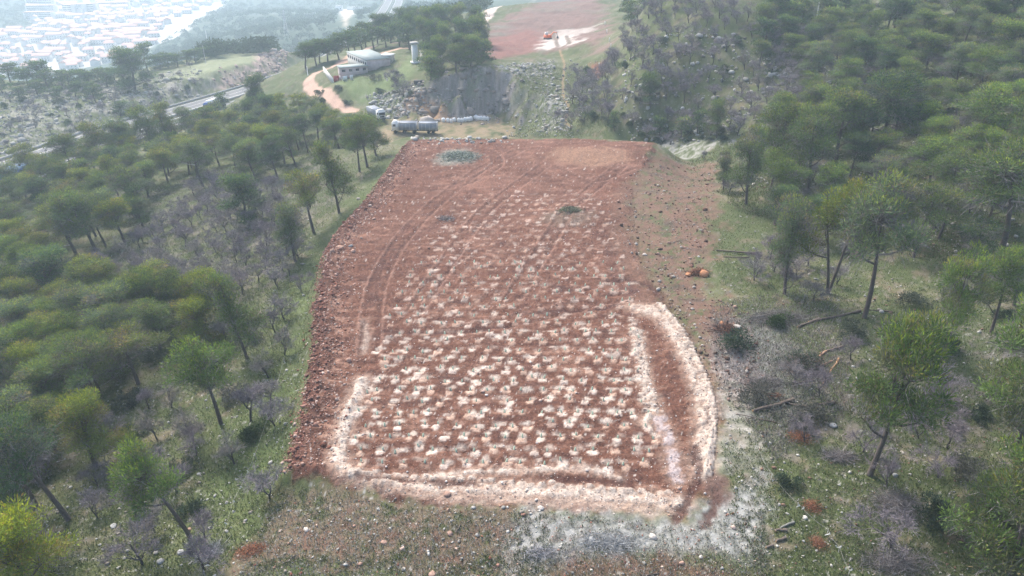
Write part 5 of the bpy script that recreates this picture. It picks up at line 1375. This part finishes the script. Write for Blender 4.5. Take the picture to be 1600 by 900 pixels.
# ------------------------------------------------------------------ the town in the valley
def house_mesh(w, d, h, hip, wallc=M_WALL):
    r = empty('house', (0, 0, 0))
    mb = MB(); mb.box(0, 0, h / 2 - 2, w, d, h + 4)
    for x in (-w / 2 + .02, w / 2 - .02): mb.add([(x, -d / 2, h), (x, d / 2, h), (x, 0, h + d * .22)], [(0, 1, 2)])
    mb.build('wall', wallc, r)
    mb = MB(); e = .5; rz_ = h + d * .22
    mb.add([(-w / 2 - e, -d / 2 - e, h - .15), (w / 2 + e, -d / 2 - e, h - .15), (w / 2 + e - hip, 0, rz_ + .1), (-w / 2 - e + hip, 0, rz_ + .1), (w / 2 + e, d / 2 + e, h - .15), (-w / 2 - e, d / 2 + e, h - .15)],
           [(0, 1, 2, 3), (4, 5, 3, 2)])
    mb.add([(w / 2 + e, -d / 2 - e, h - .15), (w / 2 + e, d / 2 + e, h - .15), (w / 2 + e - hip, 0, rz_ + .1)], [(0, 1, 2)])
    mb.add([(-w / 2 - e, d / 2 + e, h - .15), (-w / 2 - e, -d / 2 - e, h - .15), (-w / 2 - e + hip, 0, rz_ + .1)], [(0, 1, 2)])
    mb.build('roof', M_TILE, r)
    mb = MB()
    for k in range(max(2, int(w / 3.5))):
        for q in range(int(h / 3)):
            mb.box(-w / 2 + (k + .5) * w / max(2, int(w / 3.5)), -d / 2 - .02, 1.7 + 3 * q, 1.1, .1, 1.4)
    mb.build('windows', M_GLASS, r)
    return r
protos = [house_mesh(w, d, h, hp) for w, d, h, hp in [(12, 10, 7, 0), (16, 11, 6.5, 3), (22, 11, 8, 0), (10, 9, 9, 2), (30, 12, 7, 0), (14, 12, 10, 3)]]
tw = TOWN; hs = []
rr = random.Random(9); xs = [p[0] for p in tw]; ys = [p[1] for p in tw]; tries = 0
while len(hs) < 285 and tries < 60000:
    tries += 1
    y = 1 / rr.uniform(1 / max(ys), 1 / min(ys)); x = rr.uniform(min(xs), max(xs))
    if not inside(np.array([x]), np.array([y]), tw)[0]: continue
    if float(pl_dist(np.array([x]), np.array([y]), TROAD)[0][0]) < 22: continue
    u, v = project(x, y, g1(x, y) + 5)
    if u < -40 or u > 420 or v < -12: continue
    if float(fbm(np.array([x]), np.array([y]), 60, 107, 3)[0]) > .6: continue
    if any((x - a) ** 2 + (y - b) ** 2 < 15 ** 2 for a, b in hs): continue
    hs.append((x, y))
print('houses', len(hs))
for i, (x, y) in enumerate(hs):
    c = copy_thing(rr.choice(protos)); c.location = (x, y, g1(x, y)); c.rotation_euler = (0, 0, .25 + .35 * math.sin(x / 90) + rr.gauss(0, .12) + (PI / 2 if rr.random() < .25 else 0))
    u, v = project(x, y, g1(x, y) + 4)
    tag(c, 'whitewashed house with a pinkish tiled roof in the hazy valley town', 'house', '=houses of the valley town')
for p in protos:
    for ch in list(p.children): bpy.data.objects.remove(ch)
    bpy.data.objects.remove(p)
def block(u, v, w, d, floors, ang, lab):
    x, y = W(u, v); z = g1(x, y); r = empty('apartment_block', (x, y, z), ang); H_ = floors * 3.1
    mb = MB(); mb.box(0, 0, H_ / 2 - 3, w, d, H_ + 6); mb.build('wall', M_WALL, r)
    for f in range(floors):
        mb = MB(); mb.box(0, -d / 2 - .6, f * 3.1 + .6, w * .92, 1.2, 1.0); mb.build('balcony', M_WHITE, r)
        mb = MB(); mb.box(0, -d / 2 - .03, f * 3.1 + 1.9, w * .9, .1, 1.3); mb.build('window_band', M_GLASS, r)
    mb = MB(); mb.box(0, 0, H_ + .2, w + .8, d + .8, .5); mb.build('roof', M_TILE, r)
    tag(r, lab, 'apartment block')
block(64, 30, 48, 14, 4, .1, 'lowest of the stepped balcony blocks above the hazy town')
block(68, 22, 52, 14, 5, .1, 'middle stepped balcony block above the hazy town')
block(66, 13, 50, 14, 6, .1, 'uppermost stepped balcony block above the hazy town')
block(112, 24, 20, 14, 6, -.2, 'bluish apartment block next to the stepped balcony blocks')
block(128, 23, 20, 14, 6, -.2, 'second bluish apartment block beyond the stepped ones')
block(146, 22, 20, 14, 6, -.2, 'apartment block at the end of the bluish row')
block(178, 14, 60, 16, 4, .1, 'long low white block at the top of the town')
block(220, 8, 50, 16, 4, .1, 'wide white block beside the long low one')
# villa
x, y = W(545, 16); z = g1(x, y); r = empty('villa', (x, y, z), .05)
mb = MB(); mb.box(-17, 0, 2.5, 12, 10, 11); mb.box(12, 4, 1.5, 30, 7, 7); mb.build('wall', M_WHITE, r)
mb = MB(); mb.box(-17, 0, 8.1, 12.6, 10.6, .4); mb.box(12, 4, 5.15, 30.6, 7.6, .4); mb.build('roof', M_CONC, r)
for q in (-20.5, -14): mb = MB(); mb.box(q, -5.05, 3.5, 2, .15, 2.4); mb.build('window', M_GLASS, r)
tag(r, 'white hillside villa at the top of a pale bare driveway', 'villa')
x, y = W(553, 52); z = g1(x, y); r = empty('roadside_building', (x, y, z), .5); mb = MB(); mb.box(0, 0, 2, 13, 8, 6); mb.build('wall', M_WALL, r); mb = MB(); mb.box(0, 0, 5.1, 13.6, 8.6, .3); mb.build('roof', M_WHITE, r)
tag(r, 'flat white building among trees beyond the farm sheds', 'building')

# ------------------------------------------------------------------ far woods
def far_wood(poly, n, nm, seed):
    rs = np.random.default_rng(seed)
    P = WP(poly); xs = [p[0] for p in P]; ys = [p[1] for p in P]
    y = 1 / rs.uniform(1 / max(ys), 1 / min(ys), n * 4); x = rs.uniform(min(xs), max(xs), n * 4); m = inside(x, y, P); x, y = x[m][:n], y[m][:n]
    m = pl_dist(x, y, hwy)[0] > 20
    m &= pl_dist(x, y, [W(541, 14), W(541, 42)])[0] > 14
    x, y = x[m], y[m]; n = len(x); z = zg(x, y)
    K = 90; r = rs.uniform(3, 5.5, n)
    d = rdir(n * K).reshape(n, K, 3); d[..., 2] = np.abs(d[..., 2]) * .9 - .1
    pos = np.stack([x, y, z + r * .9], 1)[:, None] + d * (r[:, None] * (.55 + .45 * R.random((n, K))))[..., None]
    v, f = quads_from(pos.reshape(-1, 3), R.normal(0, 1, (n * K, 3)) + d.reshape(-1, 3), .9 + 0 * R.random(n * K) + rs.uniform(0, .9, n * K), rs.uniform(.3, .6, n * K))
    c = np.array([.06, .09, .05]) * rs.uniform(.6, 1.4, (n, 1)); c = np.repeat(c, K * 4, 0)
    mb = MB(); mb.add(v, f, c); o = mb.build(nm, M_LEAF); o['kind'] = 'stuff'
far_wood([(235, 92), (262, 66), (300, 46), (352, 6), (400, -14), (600, -14), (598, 30), (560, 66), (480, 82), (420, 84), (330, 92)], 2300, 'far_forest', 1)
far_wood([(632, -10), (770, -10), (758, 30), (700, 30), (600, 60), (604, 30)], 350, 'far_forest', 2)
far_wood([(-60, 60), (50, 42), (40, -10), (-60, -10)], 500, 'far_forest', 3)

# ------------------------------------------------------------------ haze
hm = bpy.data.materials.new('haze_air'); hm.use_nodes = True; nt = hm.node_tree
for n in list(nt.nodes): nt.nodes.remove(n)
out = nt.nodes.new('ShaderNodeOutputMaterial'); pv = nt.nodes.new('ShaderNodeVolumePrincipled')
pv.inputs['Color'].default_value = (.68, .86, 1.0, 1); pv.inputs['Density'].default_value = .00050; pv.inputs['Anisotropy'].default_value = .3
nt.links.new(pv.outputs[0], out.inputs['Volume'])
zlo, zhi = float(ZZ.min()) - 1.0, max(float(ZZ.max()), CH) + 12
mb = MB(); mb.box(0, 1755, (zlo + zhi) / 2, 6400, 3530, zhi - zlo)
o = mb.build('haze', hm); o['kind'] = 'stuff'
print('KINDS', {k: sum(1 for o in bpy.data.objects if o.name.startswith(k) and o.parent is None) for k in ('pine_tree', 'bare_tree', 'bush', 'house', 'sapling')})
print('Z range', ZZ.min(), ZZ.max(), 'objects', len(bpy.data.objects))
